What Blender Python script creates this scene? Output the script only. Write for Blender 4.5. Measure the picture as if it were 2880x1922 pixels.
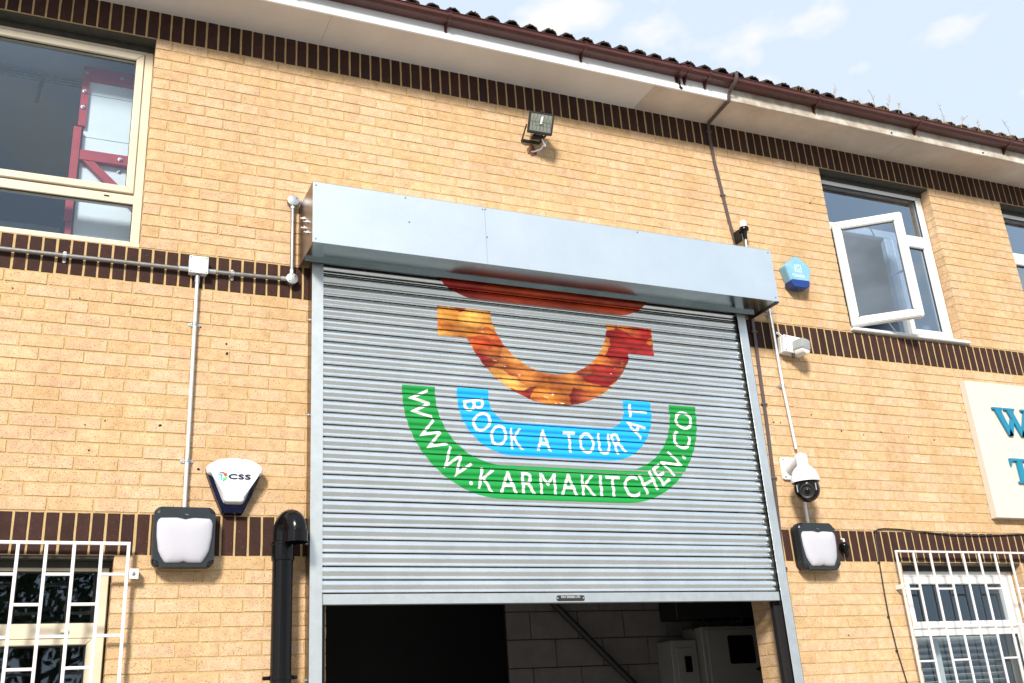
import bpy, bmesh, math, random
from mathutils import Vector, Matrix

# ------------------------------------------------------------------ scene
for o in list(bpy.data.objects): bpy.data.objects.remove(o)
scene = bpy.context.scene
COL = scene.collection
rnd = random.Random(7)
R = math.radians

# ------------------------------------------------------------------ camera
CAM = Vector((-1.22197, -5.79345, -0.97121))
YAW, PITCH, ROLL = -0.42636, 0.38200, -0.06170
FPX, CX, CY, IW, IH = 2886.65, -59.35, -64.96, 2880.0, 1922.0
_f = Vector((-math.sin(YAW)*math.cos(PITCH), math.cos(YAW)*math.cos(PITCH), math.sin(PITCH)))
_r0 = Vector((math.cos(YAW), math.sin(YAW), 0.0)); _u0 = _r0.cross(_f)
_r = _r0*math.cos(ROLL) + _u0*math.sin(ROLL); _u = -_r0*math.sin(ROLL) + _u0*math.cos(ROLL)
cd = bpy.data.cameras.new('camera'); cam = bpy.data.objects.new('camera', cd); COL.objects.link(cam)
M = Matrix.Identity(4)
for i in range(3): M[i][0] = _r[i]; M[i][1] = _u[i]; M[i][2] = -_f[i]; M[i][3] = CAM[i]
cam.matrix_world = M
cd.sensor_width = 36.0; cd.lens = FPX/IW*36.0
cd.shift_x = -CX/IW; cd.shift_y = CY/IW
cd.clip_start = 0.05; cd.clip_end = 3000
scene.camera = cam
def project(p):
    d = Vector(p)-CAM; w = d.dot(_f)
    return IW/2+CX+FPX*d.dot(_r)/w, IH/2+CY-FPX*d.dot(_u)/w

# ------------------------------------------------------------------ light
SUN_TRAVEL = Vector((0.62, 1.0, -0.68)).normalized()
to_sun = -SUN_TRAVEL
SUN_EL = math.asin(to_sun.z)
world = bpy.data.worlds.new('World'); scene.world = world; world.use_nodes = True
nt = world.node_tree; nt.nodes.clear()
N = nt.nodes.new; L = nt.links.new
out = N('ShaderNodeOutputWorld'); bg = N('ShaderNodeBackground')
sky = N('ShaderNodeTexSky'); sky.sky_type = 'NISHITA'; sky.sun_disc = False
sky.sun_elevation = SUN_EL; sky.sun_rotation = math.atan2(to_sun.x, to_sun.y)
sky.altitude = 0; sky.air_density = 1.0; sky.dust_density = 2.2; sky.ozone_density = 1.0
tc = N('ShaderNodeTexCoord'); mp = N('ShaderNodeMapping'); mp.inputs['Scale'].default_value = (1, 1, 1.9)
mp.inputs['Location'].default_value = (0.35, 0.1, 0.0)
nz = N('ShaderNodeTexNoise'); nz.inputs['Scale'].default_value = 9.0; nz.inputs['Detail'].default_value = 5; nz.inputs['Roughness'].default_value = .5
rp = N('ShaderNodeValToRGB'); rp.color_ramp.elements[0].position = .50; rp.color_ramp.elements[1].position = .64
mx = N('ShaderNodeMix'); mx.data_type = 'RGBA'
CLOUD = 8.5
haze = N('ShaderNodeMix'); haze.data_type = 'RGBA'; haze.inputs['Factor'].default_value = 0.82
haze.inputs['B'].default_value = (7.1, 8.2, 9.4, 1)
mx.inputs['B'].default_value = (CLOUD, CLOUD*.985, CLOUD*.96, 1)
L(tc.outputs['Generated'], mp.inputs['Vector']); L(mp.outputs['Vector'], nz.inputs['Vector'])
L(nz.outputs['Fac'], rp.inputs['Fac']); L(rp.outputs['Color'], mx.inputs['Factor'])
L(sky.outputs['Color'], haze.inputs['A']); L(haze.outputs['Result'], mx.inputs['A'])
L(mx.outputs['Result'], bg.inputs['Color']); bg.inputs['Strength'].default_value = 0.09
L(bg.outputs['Background'], out.inputs['Surface'])
sl = bpy.data.lights.new('sun', 'SUN'); sl.energy = 4.6; sl.angle = R(10.0); sl.color = (1, .93, .82)
so = bpy.data.objects.new('sun', sl); COL.objects.link(so)
so.rotation_euler = SUN_TRAVEL.to_track_quat('-Z', 'Y').to_euler(); so.location = (-6, -14, 10)
vs = scene.view_settings
vs.view_transform = 'Standard'; vs.look = 'None'; vs.gamma = 1.0; vs.exposure = 0.45
vs.use_curve_mapping = False
scene.cycles.max_bounces = 8; scene.cycles.transparent_max_bounces = 12

# ------------------------------------------------------------------ materials
def mat(name, col, rough=.6, metal=0., var=0., vscale=8., bump=0., bscale=60., spec=.5, col2=None, coat=0., emit=None):
    m = bpy.data.materials.new(name); m.use_nodes = True
    t = m.node_tree; b = t.nodes['Principled BSDF']
    b.inputs['Roughness'].default_value = rough; b.inputs['Metallic'].default_value = metal
    b.inputs['Base Color'].default_value = (*col, 1); b.inputs['Specular IOR Level'].default_value = spec
    if coat: b.inputs['Coat Weight'].default_value = coat; b.inputs['Coat Roughness'].default_value = .08
    if var or bump:
        g = t.nodes.new('ShaderNodeNewGeometry')
    if var:
        n = t.nodes.new('ShaderNodeTexNoise'); n.inputs['Scale'].default_value = vscale; n.inputs['Detail'].default_value = 6
        n.inputs['Roughness'].default_value = .65
        r = t.nodes.new('ShaderNodeValToRGB')
        r.color_ramp.elements[0].position = .36; r.color_ramp.elements[1].position = .68
        c2 = col2 or tuple(c*(1-var) for c in col)
        r.color_ramp.elements[0].color = (*c2, 1); r.color_ramp.elements[1].color = (*col, 1)
        t.links.new(g.outputs['Position'], n.inputs['Vector']); t.links.new(n.outputs['Fac'], r.inputs['Fac'])
        t.links.new(r.outputs['Color'], b.inputs['Base Color'])
    if bump:
        n2 = t.nodes.new('ShaderNodeTexNoise'); n2.inputs['Scale'].default_value = bscale; n2.inputs['Detail'].default_value = 4
        bp = t.nodes.new('ShaderNodeBump'); bp.inputs['Strength'].default_value = bump; bp.inputs['Distance'].default_value = .004
        t.links.new(g.outputs['Position'], n2.inputs['Vector']); t.links.new(n2.outputs['Fac'], bp.inputs['Height'])
        t.links.new(bp.outputs['Normal'], b.inputs['Normal'])
    return m

def brick_mat(name, cols, speck, speck_col, bump=.5, big=None):
    m = bpy.data.materials.new(name); m.use_nodes = True
    t = m.node_tree; b = t.nodes['Principled BSDF']; n = t.nodes.new; l = t.links.new
    b.inputs['Roughness'].default_value = .88; b.inputs['Specular IOR Level'].default_value = .25
    g = n('ShaderNodeNewGeometry'); oi = n('ShaderNodeObjectInfo')
    add = n('ShaderNodeMath'); add.operation = 'ADD'; fr = n('ShaderNodeMath'); fr.operation = 'FRACT'
    l(g.outputs['Random Per Island'], add.inputs[0]); l(oi.outputs['Random'], add.inputs[1]); l(add.outputs[0], fr.inputs[0])
    r = n('ShaderNodeValToRGB'); cr = r.color_ramp
    while len(cr.elements) < len(cols): cr.elements.new(.5)
    for i, c in enumerate(cols):
        cr.elements[i].position = i/(len(cols)-1); cr.elements[i].color = (*c, 1)
    l(fr.outputs[0], r.inputs['Fac'])
    # blotches within a brick
    n1 = n('ShaderNodeTexNoise'); n1.inputs['Scale'].default_value = 19; n1.inputs['Detail'].default_value = 4
    l(g.outputs['Position'], n1.inputs['Vector'])
    m1 = n('ShaderNodeMix'); m1.data_type = 'RGBA'; m1.blend_type = 'MULTIPLY'
    rr = n('ShaderNodeValToRGB'); rr.color_ramp.elements[0].position = .3; rr.color_ramp.elements[0].color = (.82, .78, .76, 1)
    rr.color_ramp.elements[1].position = .68; rr.color_ramp.elements[1].color = (1.06, 1.05, 1.03, 1)
    l(n1.outputs['Fac'], rr.inputs['Fac']); m1.inputs['Factor'].default_value = 1
    l(r.outputs['Color'], m1.inputs['A']); l(rr.outputs['Color'], m1.inputs['B'])
    # wide patches of weathering over the wall
    n3 = n('ShaderNodeTexNoise'); n3.inputs['Scale'].default_value = 1.7; n3.inputs['Detail'].default_value = 3
    mp3 = n('ShaderNodeMapping'); mp3.inputs['Scale'].default_value = (2.2, 1, .55); l(g.outputs['Position'], mp3.inputs['Vector']); l(mp3.outputs['Vector'], n3.inputs['Vector'])
    r3 = n('ShaderNodeValToRGB'); r3.color_ramp.elements[0].position = .35; r3.color_ramp.elements[0].color = (.9, .87, .84, 1)
    r3.color_ramp.elements[1].position = .6; r3.color_ramp.elements[1].color = (1, 1, 1, 1)
    l(n3.outputs['Fac'], r3.inputs['Fac'])
    m3 = n('ShaderNodeMix'); m3.data_type = 'RGBA'; m3.blend_type = 'MULTIPLY'; m3.inputs['Factor'].default_value = 1
    l(m1.outputs['Result'], m3.inputs['A']); l(r3.outputs['Color'], m3.inputs['B'])
    # dark pits, stretched a little
    n2 = n('ShaderNodeTexNoise'); n2.inputs['Scale'].default_value = 150; n2.inputs['Detail'].default_value = 2.5
    l(g.outputs['Position'], n2.inputs['Vector'])
    r2 = n('ShaderNodeValToRGB'); r2.color_ramp.elements[0].position = speck; r2.color_ramp.elements[1].position = speck+.08
    l(n2.outputs['Fac'], r2.inputs['Fac'])
    m2 = n('ShaderNodeMix'); m2.data_type = 'RGBA'
    inv = n('ShaderNodeMath'); inv.operation = 'MULTIPLY'; inv.inputs[1].default_value = .85
    l(r2.outputs['Color'], inv.inputs[0]); l(inv.outputs[0], m2.inputs['Factor'])
    l(m3.outputs['Result'], m2.inputs['A']); m2.inputs['B'].default_value = (*speck_col, 1)
    l(m2.outputs['Result'], b.inputs['Base Color'])
    bp = n('ShaderNodeBump'); bp.inputs['Strength'].default_value = bump; bp.inputs['Distance'].default_value = .003
    nb = n('ShaderNodeTexNoise'); nb.inputs['Scale'].default_value = 130; nb.inputs['Detail'].default_value = 5; nb.inputs['Roughness'].default_value = .7
    l(g.outputs['Position'], nb.inputs['Vector']); l(nb.outputs['Fac'], bp.inputs['Height']); l(bp.outputs['Normal'], b.inputs['Normal'])
    return m

M_ = {}
M_['brick'] = brick_mat('buff_brick', [(.555, .385, .22), (.585, .41, .24), (.56, .395, .26), (.60, .435, .285), (.545, .378, .21), (.575, .41, .275), (.59, .415, .245), (.61, .445, .305)], .572, (.15, .08, .035), .35)
M_['soldier'] = brick_mat('dark_brick', [(.040, .018, .015), (.050, .022, .018), (.033, .016, .014), (.046, .021, .018), (.037, .018, .016)], .66, (.22, .15, .12), .6)
M_['mortar'] = mat('mortar', (.50, .355, .172), .95, var=.18, vscale=30, bump=.5, bscale=220, spec=.2)
M_['soffit'] = mat('soffit_board', (.66, .63, .60), .7, var=.10, vscale=3)
M_['soffit_old'] = mat('weathered_soffit', (.60, .53, .46), .75, var=.28, vscale=2.2, col2=(.46, .38, .31))
M_['fascia'] = mat('fascia_board', (.78, .79, .81), .45, var=.08, vscale=5)
M_['fascia_old'] = mat('weathered_fascia', (.60, .57, .52), .6, var=.4, vscale=7, col2=(.33, .28, .22))
M_['gutter'] = mat('gutter_plastic', (.085, .022, .018), .38, var=.3, vscale=9)
M_['tile'] = mat('roof_tile', (.045, .027, .020), .95, var=.7, vscale=40, col2=(.010, .009, .007), bump=.8, bscale=90)
M_['cream'] = mat('cream_aluminium', (.62, .55, .42), .45, var=.12, vscale=6)
M_['pvc'] = mat('white_pvc', (.68, .69, .69), .32, var=.04, vscale=5)
M_['lintel'] = mat('steel_lintel', (.045, .042, .032), .7, var=.4, vscale=20)
M_['galv'] = mat('galvanised_sheet', (.85, .905, .94), .33, 1.0, var=.07, vscale=3.5, col2=(.79, .855, .895), bump=.12, bscale=2.6)
M_['galv_rough'] = mat('galvanised_guide', (.68, .73, .755), .42, .9, var=.12, vscale=14)
M_['slat'] = mat('galvanised_slat', (.92, .96, .965), .25, 1.0, var=.12, vscale=5, col2=(.82, .86, .87), bump=.05, bscale=9)
M_['steel'] = mat('conduit_steel', (.33, .33, .325), .5, .8, var=.3, vscale=25)
M_['zinc'] = mat('bright_zinc', (.50, .52, .54), .42, .85, var=.1, vscale=40)
M_['dark_metal'] = mat('dark_metal', (.03, .03, .032), .5, .3)
M_['greypaint'] = mat('pale_grey_paint', (.60, .61, .64), .4, var=.04)
M_['black'] = mat('black_plastic', (.004, .004, .005), .17, spec=.25)
M_['bright'] = mat('bright_conduit', (.72, .73, .75), .4, .55, var=.08, vscale=20)
M_['blackmat'] = mat('black_matt', (.012, .012, .013), .55)
M_['slate'] = mat('slate_plastic', (.017, .023, .028), .32, var=.1, vscale=12)
M_['lens'] = mat('milky_lens', (.43, .43, .485), .18, spec=.4)
M_['white'] = mat('white_plastic', (.68, .70, .73), .3)
M_['offwhite'] = mat('offwhite_plastic', (.66, .66, .63), .4, var=.06)
M_['midgrey'] = mat('mid_grey_plastic', (.30, .32, .33), .25)
M_['reflector'] = mat('lamp_reflector', (.26, .285, .235), .5, var=.1, vscale=20)
M_['galv_brick_tint'] = mat('galvanised_brick_tint', (.23, .18, .15), .30, 1.0, var=.08, vscale=6)  # brown base paints in the dark brick reflection on the side faces
M_['galv_under_shade'] = mat('galvanised_shaded_underside', (.46, .53, .55), .20, 1.0, var=.12, vscale=4)  # darker teal copy of the sheet, underside shade put into its colour
M_['navy'] = mat('navy_lens', (.002, .003, .022), .12, spec=.4)
M_['paleblue'] = mat('pale_blue_plastic', (.24, .45, .55), .42, var=.15, vscale=10, col2=(.17, .37, .52))
M_['blue_lens'] = mat('blue_lens', (.006, .035, .20), .2, spec=.6)
M_['fadedwhite'] = mat('faded_print', (.62, .76, .82), .5, var=.2, vscale=60, col2=(.36, .6, .7))
M_['cable'] = mat('brown_cable', (.095, .070, .062), .5, var=.15)
M_['grille'] = mat('white_gloss_paint', (.70, .68, .69), .35, var=.06, vscale=8)
M_['rust'] = mat('white_paint_rusted', (.64, .62, .62), .5, var=.5, vscale=22, col2=(.36, .20, .11))
_rp = [n for n in M_['rust'].node_tree.nodes if n.type == 'VALTORGB'][0].color_ramp
_rp.elements[0].position = .30; _rp.elements[1].position = .37
M_['sign'] = mat('cream_sign', (.57, .54, .475), .5, var=.04, vscale=4)
M_['signedge'] = mat('cream_sign_edge', (.82, .80, .73), .5)
M_['teal'] = mat('teal_letter', (.005, .185, .32), .35)
M_['green'] = mat('green_vinyl', (.006, .25, .045), .3, spec=.5)
M_['blue'] = mat('blue_vinyl', (.006, .33, .82), .3)
M_['vwhite'] = mat('white_vinyl', (.68, .68, .70), .35)
M_['red'] = mat('red_paint', (.42, .02, .035), .5, var=.2, vscale=15)
M_['panel'] = mat('white_panel', (.74, .78, .80), .4, var=.08, vscale=6)
M_['inside'] = mat('interior_plaster', (.55, .58, .62), .9, var=.1, vscale=2)
M_['ceil'] = mat('interior_ceiling', (.78, .82, .86), .9, var=.1, vscale=2)
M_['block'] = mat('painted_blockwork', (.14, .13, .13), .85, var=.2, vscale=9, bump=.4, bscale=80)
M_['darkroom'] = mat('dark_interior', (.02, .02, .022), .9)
M_['cabinet'] = mat('cabinet_grey', (.22, .22, .21), .45)
M_['blind'] = mat('blind_slat', (.55, .56, .50), .5)
M_['ground'] = mat('paving', (.36, .345, .325), .9, var=.35, vscale=3, bump=.3, bscale=90)
M_['straw'] = mat('dry_straw', (.42, .25, .09), .8, var=.4, vscale=60)
M_['beacon'] = mat('clear_red_lens', (.75, .55, .56), .1)
M_['beaconred'] = mat('beacon_red', (.7, .05, .06), .2)
M_['stain'] = mat('brown_sealant', (.22, .10, .055), .95, var=.5, vscale=70, bump=.8, bscale=120)
M_['hole'] = mat('drill_hole', (.012, .009, .007), .95)
M_['plate'] = mat('name_plate', (.035, .035, .037), .35, .3)
M_['navyprint'] = mat('navy_print', (.008, .010, .045), .4)
M_['redprint'] = mat('red_print', (.70, .02, .03), .4)
M_['cyanprint'] = mat('cyan_print', (.05, .42, .75), .4)
M_['greenprint'] = mat('green_print', (.03, .45, .08), .4)

# glass: clear pane, fresnel reflection over a tinted view through
def glass(name, tint, boost):
    m = bpy.data.materials.new(name); m.use_nodes = True; t = m.node_tree; t.nodes.clear(); n = t.nodes.new
    o = n('ShaderNodeOutputMaterial'); mxs = n('ShaderNodeMixShader'); tr = n('ShaderNodeBsdfTransparent'); gl = n('ShaderNodeBsdfGlossy')
    tr.inputs['Color'].default_value = (*tint, 1); gl.inputs['Roughness'].default_value = .015; gl.inputs['Color'].default_value = (.72, .86, 1, 1)
    fz = n('ShaderNodeFresnel'); fz.inputs['IOR'].default_value = 1.5
    mu = n('ShaderNodeMath'); mu.operation = 'MULTIPLY'; mu.inputs[1].default_value = boost; mu.use_clamp = True
    ge = n('ShaderNodeNewGeometry'); iv = n('ShaderNodeMath'); iv.operation = 'SUBTRACT'; iv.inputs[0].default_value = 1
    m2 = n('ShaderNodeMath'); m2.operation = 'MULTIPLY'
    t.links.new(ge.outputs['Backfacing'], iv.inputs[1]); t.links.new(iv.outputs[0], m2.inputs[0]); t.links.new(mu.outputs[0], m2.inputs[1])
    t.links.new(fz.outputs[0], mu.inputs[0]); t.links.new(m2.outputs[0], mxs.inputs[0])
    t.links.new(tr.outputs[0], mxs.inputs[1]); t.links.new(gl.outputs[0], mxs.inputs[2]); t.links.new(mxs.outputs[0], o.inputs[0])
    return m
M_['glass'] = glass('double_glazing', (.90, .94, .97), 2.8)
M_['glassblue'] = glass('sky_tinted_glazing', (.50, .60, .74), 6.0)  # blue tint and boosted gloss stand in for reflected blue sky
M_['clear'] = glass('clear_cover', (.95, .95, .95), 1.0)

def food_mat(name, ramp, sc, stretch, spots):
    m = bpy.data.materials.new(name); m.use_nodes = True; t = m.node_tree; b = t.nodes['Principled BSDF']; n = t.nodes.new; l = t.links.new
    b.inputs['Roughness'].default_value = .28
    g = n('ShaderNodeNewGeometry'); flat_ = n('ShaderNodeVectorMath'); flat_.operation = 'MULTIPLY'; flat_.inputs[1].default_value = (1, 0, 1)
    l(g.outputs['Position'], flat_.inputs[0])
    dn = n('ShaderNodeTexNoise'); dn.inputs['Scale'].default_value = 4.5; dn.inputs['Detail'].default_value = 3; l(flat_.outputs[0], dn.inputs['Vector'])
    mx_ = n('ShaderNodeMix'); mx_.data_type = 'VECTOR'; mx_.inputs['Factor'].default_value = .16
    l(flat_.outputs[0], mx_.inputs['A']); l(dn.outputs['Color'], mx_.inputs['B'])
    mp = n('ShaderNodeMapping'); mp.inputs['Rotation'].default_value = (0, .7, 0); mp.inputs['Scale'].default_value = stretch; l(mx_.outputs['Result'], mp.inputs['Vector'])
    vo = n('ShaderNodeTexVoronoi'); vo.inputs['Scale'].default_value = sc; l(mp.outputs['Vector'], vo.inputs['Vector'])
    sx = n('ShaderNodeSeparateColor'); l(vo.outputs['Color'], sx.inputs['Color'])
    px = n('ShaderNodeSeparateXYZ'); l(flat_.outputs[0], px.inputs[0])
    gx = n('ShaderNodeMapRange'); gx.inputs['From Min'].default_value = 1.0; gx.inputs['From Max'].default_value = 2.6; gx.inputs['To Min'].default_value = -.30; gx.inputs['To Max'].default_value = .34; l(px.outputs['X'], gx.inputs['Value'])
    ad = n('ShaderNodeMath'); ad.use_clamp = True; l(sx.outputs['Red'], ad.inputs[0]); l(gx.outputs['Result'], ad.inputs[1])
    r = n('ShaderNodeValToRGB'); cr = r.color_ramp
    cr.elements[0].color = (*ramp[0][1], 1); cr.elements[-1].color = (*ramp[-1][1], 1)
    for p, c in ramp[1:-1]:
        e = cr.elements.new(p); e.color = (*c, 1)
    l(ad.outputs[0], r.inputs['Fac'])
    # rounded shading drawn in the picture
    rs = n('ShaderNodeValToRGB'); rs.color_ramp.elements[0].position = .05; rs.color_ramp.elements[0].color = (1.25, 1.22, 1.15, 1); rs.color_ramp.elements[1].position = .75; rs.color_ramp.elements[1].color = (.42, .30, .25, 1); l(vo.outputs['Distance'], rs.inputs['Fac'])
    mu = n('ShaderNodeMix'); mu.data_type = 'RGBA'; mu.blend_type = 'MULTIPLY'; mu.inputs['Factor'].default_value = .9; l(r.outputs['Color'], mu.inputs['A']); l(rs.outputs['Color'], mu.inputs['B'])
    fn = n('ShaderNodeTexNoise'); fn.inputs['Scale'].default_value = 38; fn.inputs['Detail'].default_value = 4; l(mp.outputs['Vector'], fn.inputs['Vector'])
    fr = n('ShaderNodeValToRGB'); fr.color_ramp.elements[0].position = .3; fr.color_ramp.elements[0].color = (.72, .66, .6, 1); fr.color_ramp.elements[1].position = .62; fr.color_ramp.elements[1].color = (1.1, 1.08, 1.05, 1); l(fn.outputs['Fac'], fr.inputs['Fac'])
    m3 = n('ShaderNodeMix'); m3.data_type = 'RGBA'; m3.blend_type = 'MULTIPLY'; m3.inputs['Factor'].default_value = .8; l(mu.outputs['Result'], m3.inputs['A']); l(fr.outputs['Color'], m3.inputs['B'])
    n2 = n('ShaderNodeTexNoise'); n2.inputs['Scale'].default_value = 17; n2.inputs['Detail'].default_value = 2; n2.inputs['Distortion'].default_value = 1.5; l(mp.outputs['Vector'], n2.inputs['Vector'])
    r2 = n('ShaderNodeValToRGB'); r2.color_ramp.elements[0].position = spots; r2.color_ramp.elements[1].position = spots+.035; l(n2.outputs['Fac'], r2.inputs['Fac'])
    mm = n('ShaderNodeMix'); mm.data_type = 'RGBA'; l(r2.outputs['Color'], mm.inputs['Factor']); l(m3.outputs['Result'], mm.inputs['A']); mm.inputs['B'].default_value = (.85, .74, .6, 1)
    l(mm.outputs['Result'], b.inputs['Base Color'])
    return m
M_['food'] = food_mat('food_print', [(.0, (.72, .40, .10)), (.2, (.62, .27, .04)), (.38, (.55, .18, .025)), (.52, (.70, .36, .10)), (.64, (.42, .07, .012)), (.78, (.26, .010, .012)), (.9, (.60, .24, .05)), (1.0, (.30, .012, .014))], 7.0, (.75, 1, 1.7), .70)
M_['redfood'] = food_mat('red_food_print', [(.0, (.34, .02, .018)), (.3, (.50, .035, .02)), (.6, (.66, .09, .02)), (1.0, (.58, .07, .02))], 5.0, (.35, 1, 2.0), .70)

# ------------------------------------------------------------------ helpers
def link(o, parent=None):
    COL.objects.link(o)
    if parent is not None: o.parent = parent
    return o
def thing(name, label, cat, loc=(0, 0, 0), group=None):
    o = bpy.data.objects.new(name, None); o.empty_display_size = .05; COL.objects.link(o); o.location = loc
    o['label'] = label; o['category'] = cat
    if group: o['group'] = group
    return o
def part_empty(name, parent):
    o = bpy.data.objects.new(name, None); o.empty_display_size = .03
    return link(o, parent)
def mesh_obj(name, me, m, parent=None, label=None):
    if m is not None and len(me.materials) == 0: me.materials.append(M_[m])
    o = bpy.data.objects.new(name, me); link(o, parent)
    if parent is not None:
        o.matrix_parent_inverse = parent_world(parent).inverted()
    if label: o['label'] = label
    return o
def parent_world(p):
    w = Matrix.LocRotScale(p.location, p.rotation_euler.to_quaternion(), p.scale)
    if p.parent is not None: w = parent_world(p.parent) @ p.matrix_parent_inverse @ w
    return w
def fin(bm, name, m, parent=None, smooth=0, label=None, mats=None):
    me = bpy.data.meshes.new(name)
    bmesh.ops.recalc_face_normals(bm, faces=bm.faces[:])
    bm.to_mesh(me); bm.free()
    if smooth:
        for p in me.polygons: p.use_smooth = True
        me.set_sharp_from_angle(angle=R(smooth))
    if mats:
        for k in mats: me.materials.append(M_[k])
    return mesh_obj(name, me, m, parent, label)
def nb(): return bmesh.new()
def bevel(bm, geom_faces, w, seg=1):
    es = set()
    for f in geom_faces:
        for e in f.edges: es.add(e)
    bmesh.ops.bevel(bm, geom=list(es), offset=w, segments=seg, affect='EDGES', profile=.5)
def box(bm, x0, x1, y0, y1, z0, z1, bev=0, mtx=None, seg=1):
    vs_ = [bm.verts.new((x, y, z)) for x in (x0, x1) for y in (y0, y1) for z in (z0, z1)]
    fs = []
    for q in ((0, 1, 3, 2), (4, 6, 7, 5), (0, 4, 5, 1), (2, 3, 7, 6), (0, 2, 6, 4), (1, 5, 7, 3)):
        fs.append(bm.faces.new([vs_[i] for i in q]))
    if mtx is not None:
        for v in vs_: v.co = mtx @ v.co
    if bev: bevel(bm, fs, bev, seg)
    return vs_
def prism(bm, pts, y0, y1, bev=0, seg=1, mtx=None, scale_front=None):
    """polygon in x-z, extruded from y0 (front) to y1 (back)"""
    cx = sum(p[0] for p in pts)/len(pts); cz = sum(p[1] for p in pts)/len(pts)
    s = scale_front or 1.0
    a = [bm.verts.new((cx+(x-cx)*s, y0, cz+(z-cz)*s)) for x, z in pts]
    b = [bm.verts.new((x, y1, z)) for x, z in pts]
    if mtx is not None:
        for v in a+b: v.co = mtx @ v.co
    n = len(pts); fs = [bm.faces.new(a), bm.faces.new(b[::-1])]
    for i in range(n):
        fs.append(bm.faces.new((a[i], b[i], b[(i+1) % n], a[(i+1) % n])))
    if bev:
        es = set(fs[0].edges)
        if seg >= 1:
            for f in fs[2:]:
                for e in f.edges:
                    if e not in fs[1].edges: es.add(e)
        bmesh.ops.bevel(bm, geom=list(es), offset=bev, segments=max(1, seg), affect='EDGES', profile=.5)
    return a, b
def tube(bm, pts, r, seg=10, caps=True):
    pts = [Vector(p) for p in pts]; rings = []
    rr = r if isinstance(r, (list, tuple)) else [r]*len(pts)
    up = None
    for i, p in enumerate(pts):
        if i == 0: d = pts[1]-p
        elif i == len(pts)-1: d = p-pts[i-1]
        else: d = (pts[i+1]-p).normalized()+(p-pts[i-1]).normalized()
        d.normalize()
        if up is None:
            up = Vector((0, 0, 1)) if abs(d.z) < .9 else Vector((0, 1, 0))
        s = d.cross(up).normalized(); up = s.cross(d).normalized()
        rings.append([bm.verts.new(p + rr[i]*(math.cos(a)*s+math.sin(a)*up)) for a in [2*math.pi*k/seg for k in range(seg)]])
    for i in range(len(rings)-1):
        for k in range(seg):
            bm.faces.new((rings[i][k], rings[i][(k+1) % seg], rings[i+1][(k+1) % seg], rings[i+1][k]))
    if caps:
        bm.faces.new(rings[0][::-1]); bm.faces.new(rings[-1])
    return rings
def lathe(bm, c, prof, axis='z', seg=20, mtx=None):
    """prof: list of (radius, height) along the axis"""
    c = Vector(c); rings = []
    for r, h in prof:
        ring = []
        for k in range(seg):
            a = 2*math.pi*k/seg; p = (r*math.cos(a), r*math.sin(a), h)
            v = Vector(p) if axis == 'z' else Vector((p[0], -p[2], p[1]))     # axis 'y': height points to -y
            if mtx is not None: v = mtx @ v
            ring.append(bm.verts.new(c+v))
        rings.append(ring)
    for i in range(len(rings)-1):
        for k in range(seg):
            try: bm.faces.new((rings[i][k], rings[i][(k+1) % seg], rings[i+1][(k+1) % seg], rings[i+1][k]))
            except ValueError: pass
    bm.faces.new(rings[0][::-1]); bm.faces.new(rings[-1])
def rrect(x0, x1, z0, z1, r, n=5):
    p = []
    for cx, cz, a0 in ((x1-r, z1-r, 0), (x0+r, z1-r, 90), (x0+r, z0+r, 180), (x1-r, z0+r, 270)):
        for k in range(n+1):
            a = R(a0+90*k/n); p.append((cx+r*math.cos(a), cz+r*math.sin(a)))
    return p
def circle(cx, cz, r, n=16): return [(cx+r*math.cos(2*math.pi*k/n), cz+r*math.sin(2*math.pi*k/n)) for k in range(n)]
def glyph_mesh(ch, flat=True):
    c = bpy.data.curves.new('glyph', 'FONT'); c.body = ch; c.size = 1.0; c.resolution_u = 4; c.offset = 0.0 if ch in 'MWNK' else .006
    o = bpy.data.objects.new('glyph', c); COL.objects.link(o)
    bpy.context.view_layer.update()
    dg = bpy.context.evaluated_depsgraph_get()
    me = bpy.data.meshes.new_from_object(o.evaluated_get(dg))
    vs_ = [v.co.copy() for v in me.vertices]; fs = [list(p.vertices) for p in me.polygons]
    bpy.data.objects.remove(o); bpy.data.curves.remove(c); bpy.data.meshes.remove(me)
    return vs_, fs
_G = {}
def glyph(ch):
    if ch not in _G:
        vs_, fs = glyph_mesh(ch)
        _G[ch] = (vs_, fs, min(v.x for v in vs_), max(v.x for v in vs_))
    return _G[ch]
CAP = max(v.y for v in glyph('H')[0])
def text_line(bm, s, x0, x1, z, h, y, mtx=None, gap=.12, bold=0):
    """flat lettering on a vertical face, between x0 and x1, cap height h"""
    k = h/CAP; pos = 0; items = []
    for ch in s:
        if ch == ' ': pos += .34; continue
        vs_, fs, a, b = glyph(ch); items.append((vs_, fs, pos-a)); pos += (b-a)+gap
    pos -= gap; sx = (x1-x0)/pos
    for vs_, fs, off, ox, oz in [(*it, a, b) for it in items for a, b in (((0, 0),) if not bold else ((-bold, 0), (bold, 0), (0, bold), (0, -bold)))]:
        vv = []
        for v in vs_:
            p = Vector((x0+(v.x+off)*sx+ox, y-(ox*2+oz)*.05, z+v.y*k+oz))
            vv.append(bm.verts.new(mtx @ p if mtx is not None else p))
        for f in fs:
            try: bm.faces.new([vv[i] for i in f])
            except ValueError: pass

# ------------------------------------------------------------------ ground
GZ = -2.5
bm = nb(); vsq = [bm.verts.new(p) for p in ((-400, -600, GZ), (400, -600, GZ), (400, 400, GZ), (-400, 400, GZ))]; bm.faces.new(vsq)
g_ = fin(bm, 'ground', 'ground'); g_['kind'] = 'structure'

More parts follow.
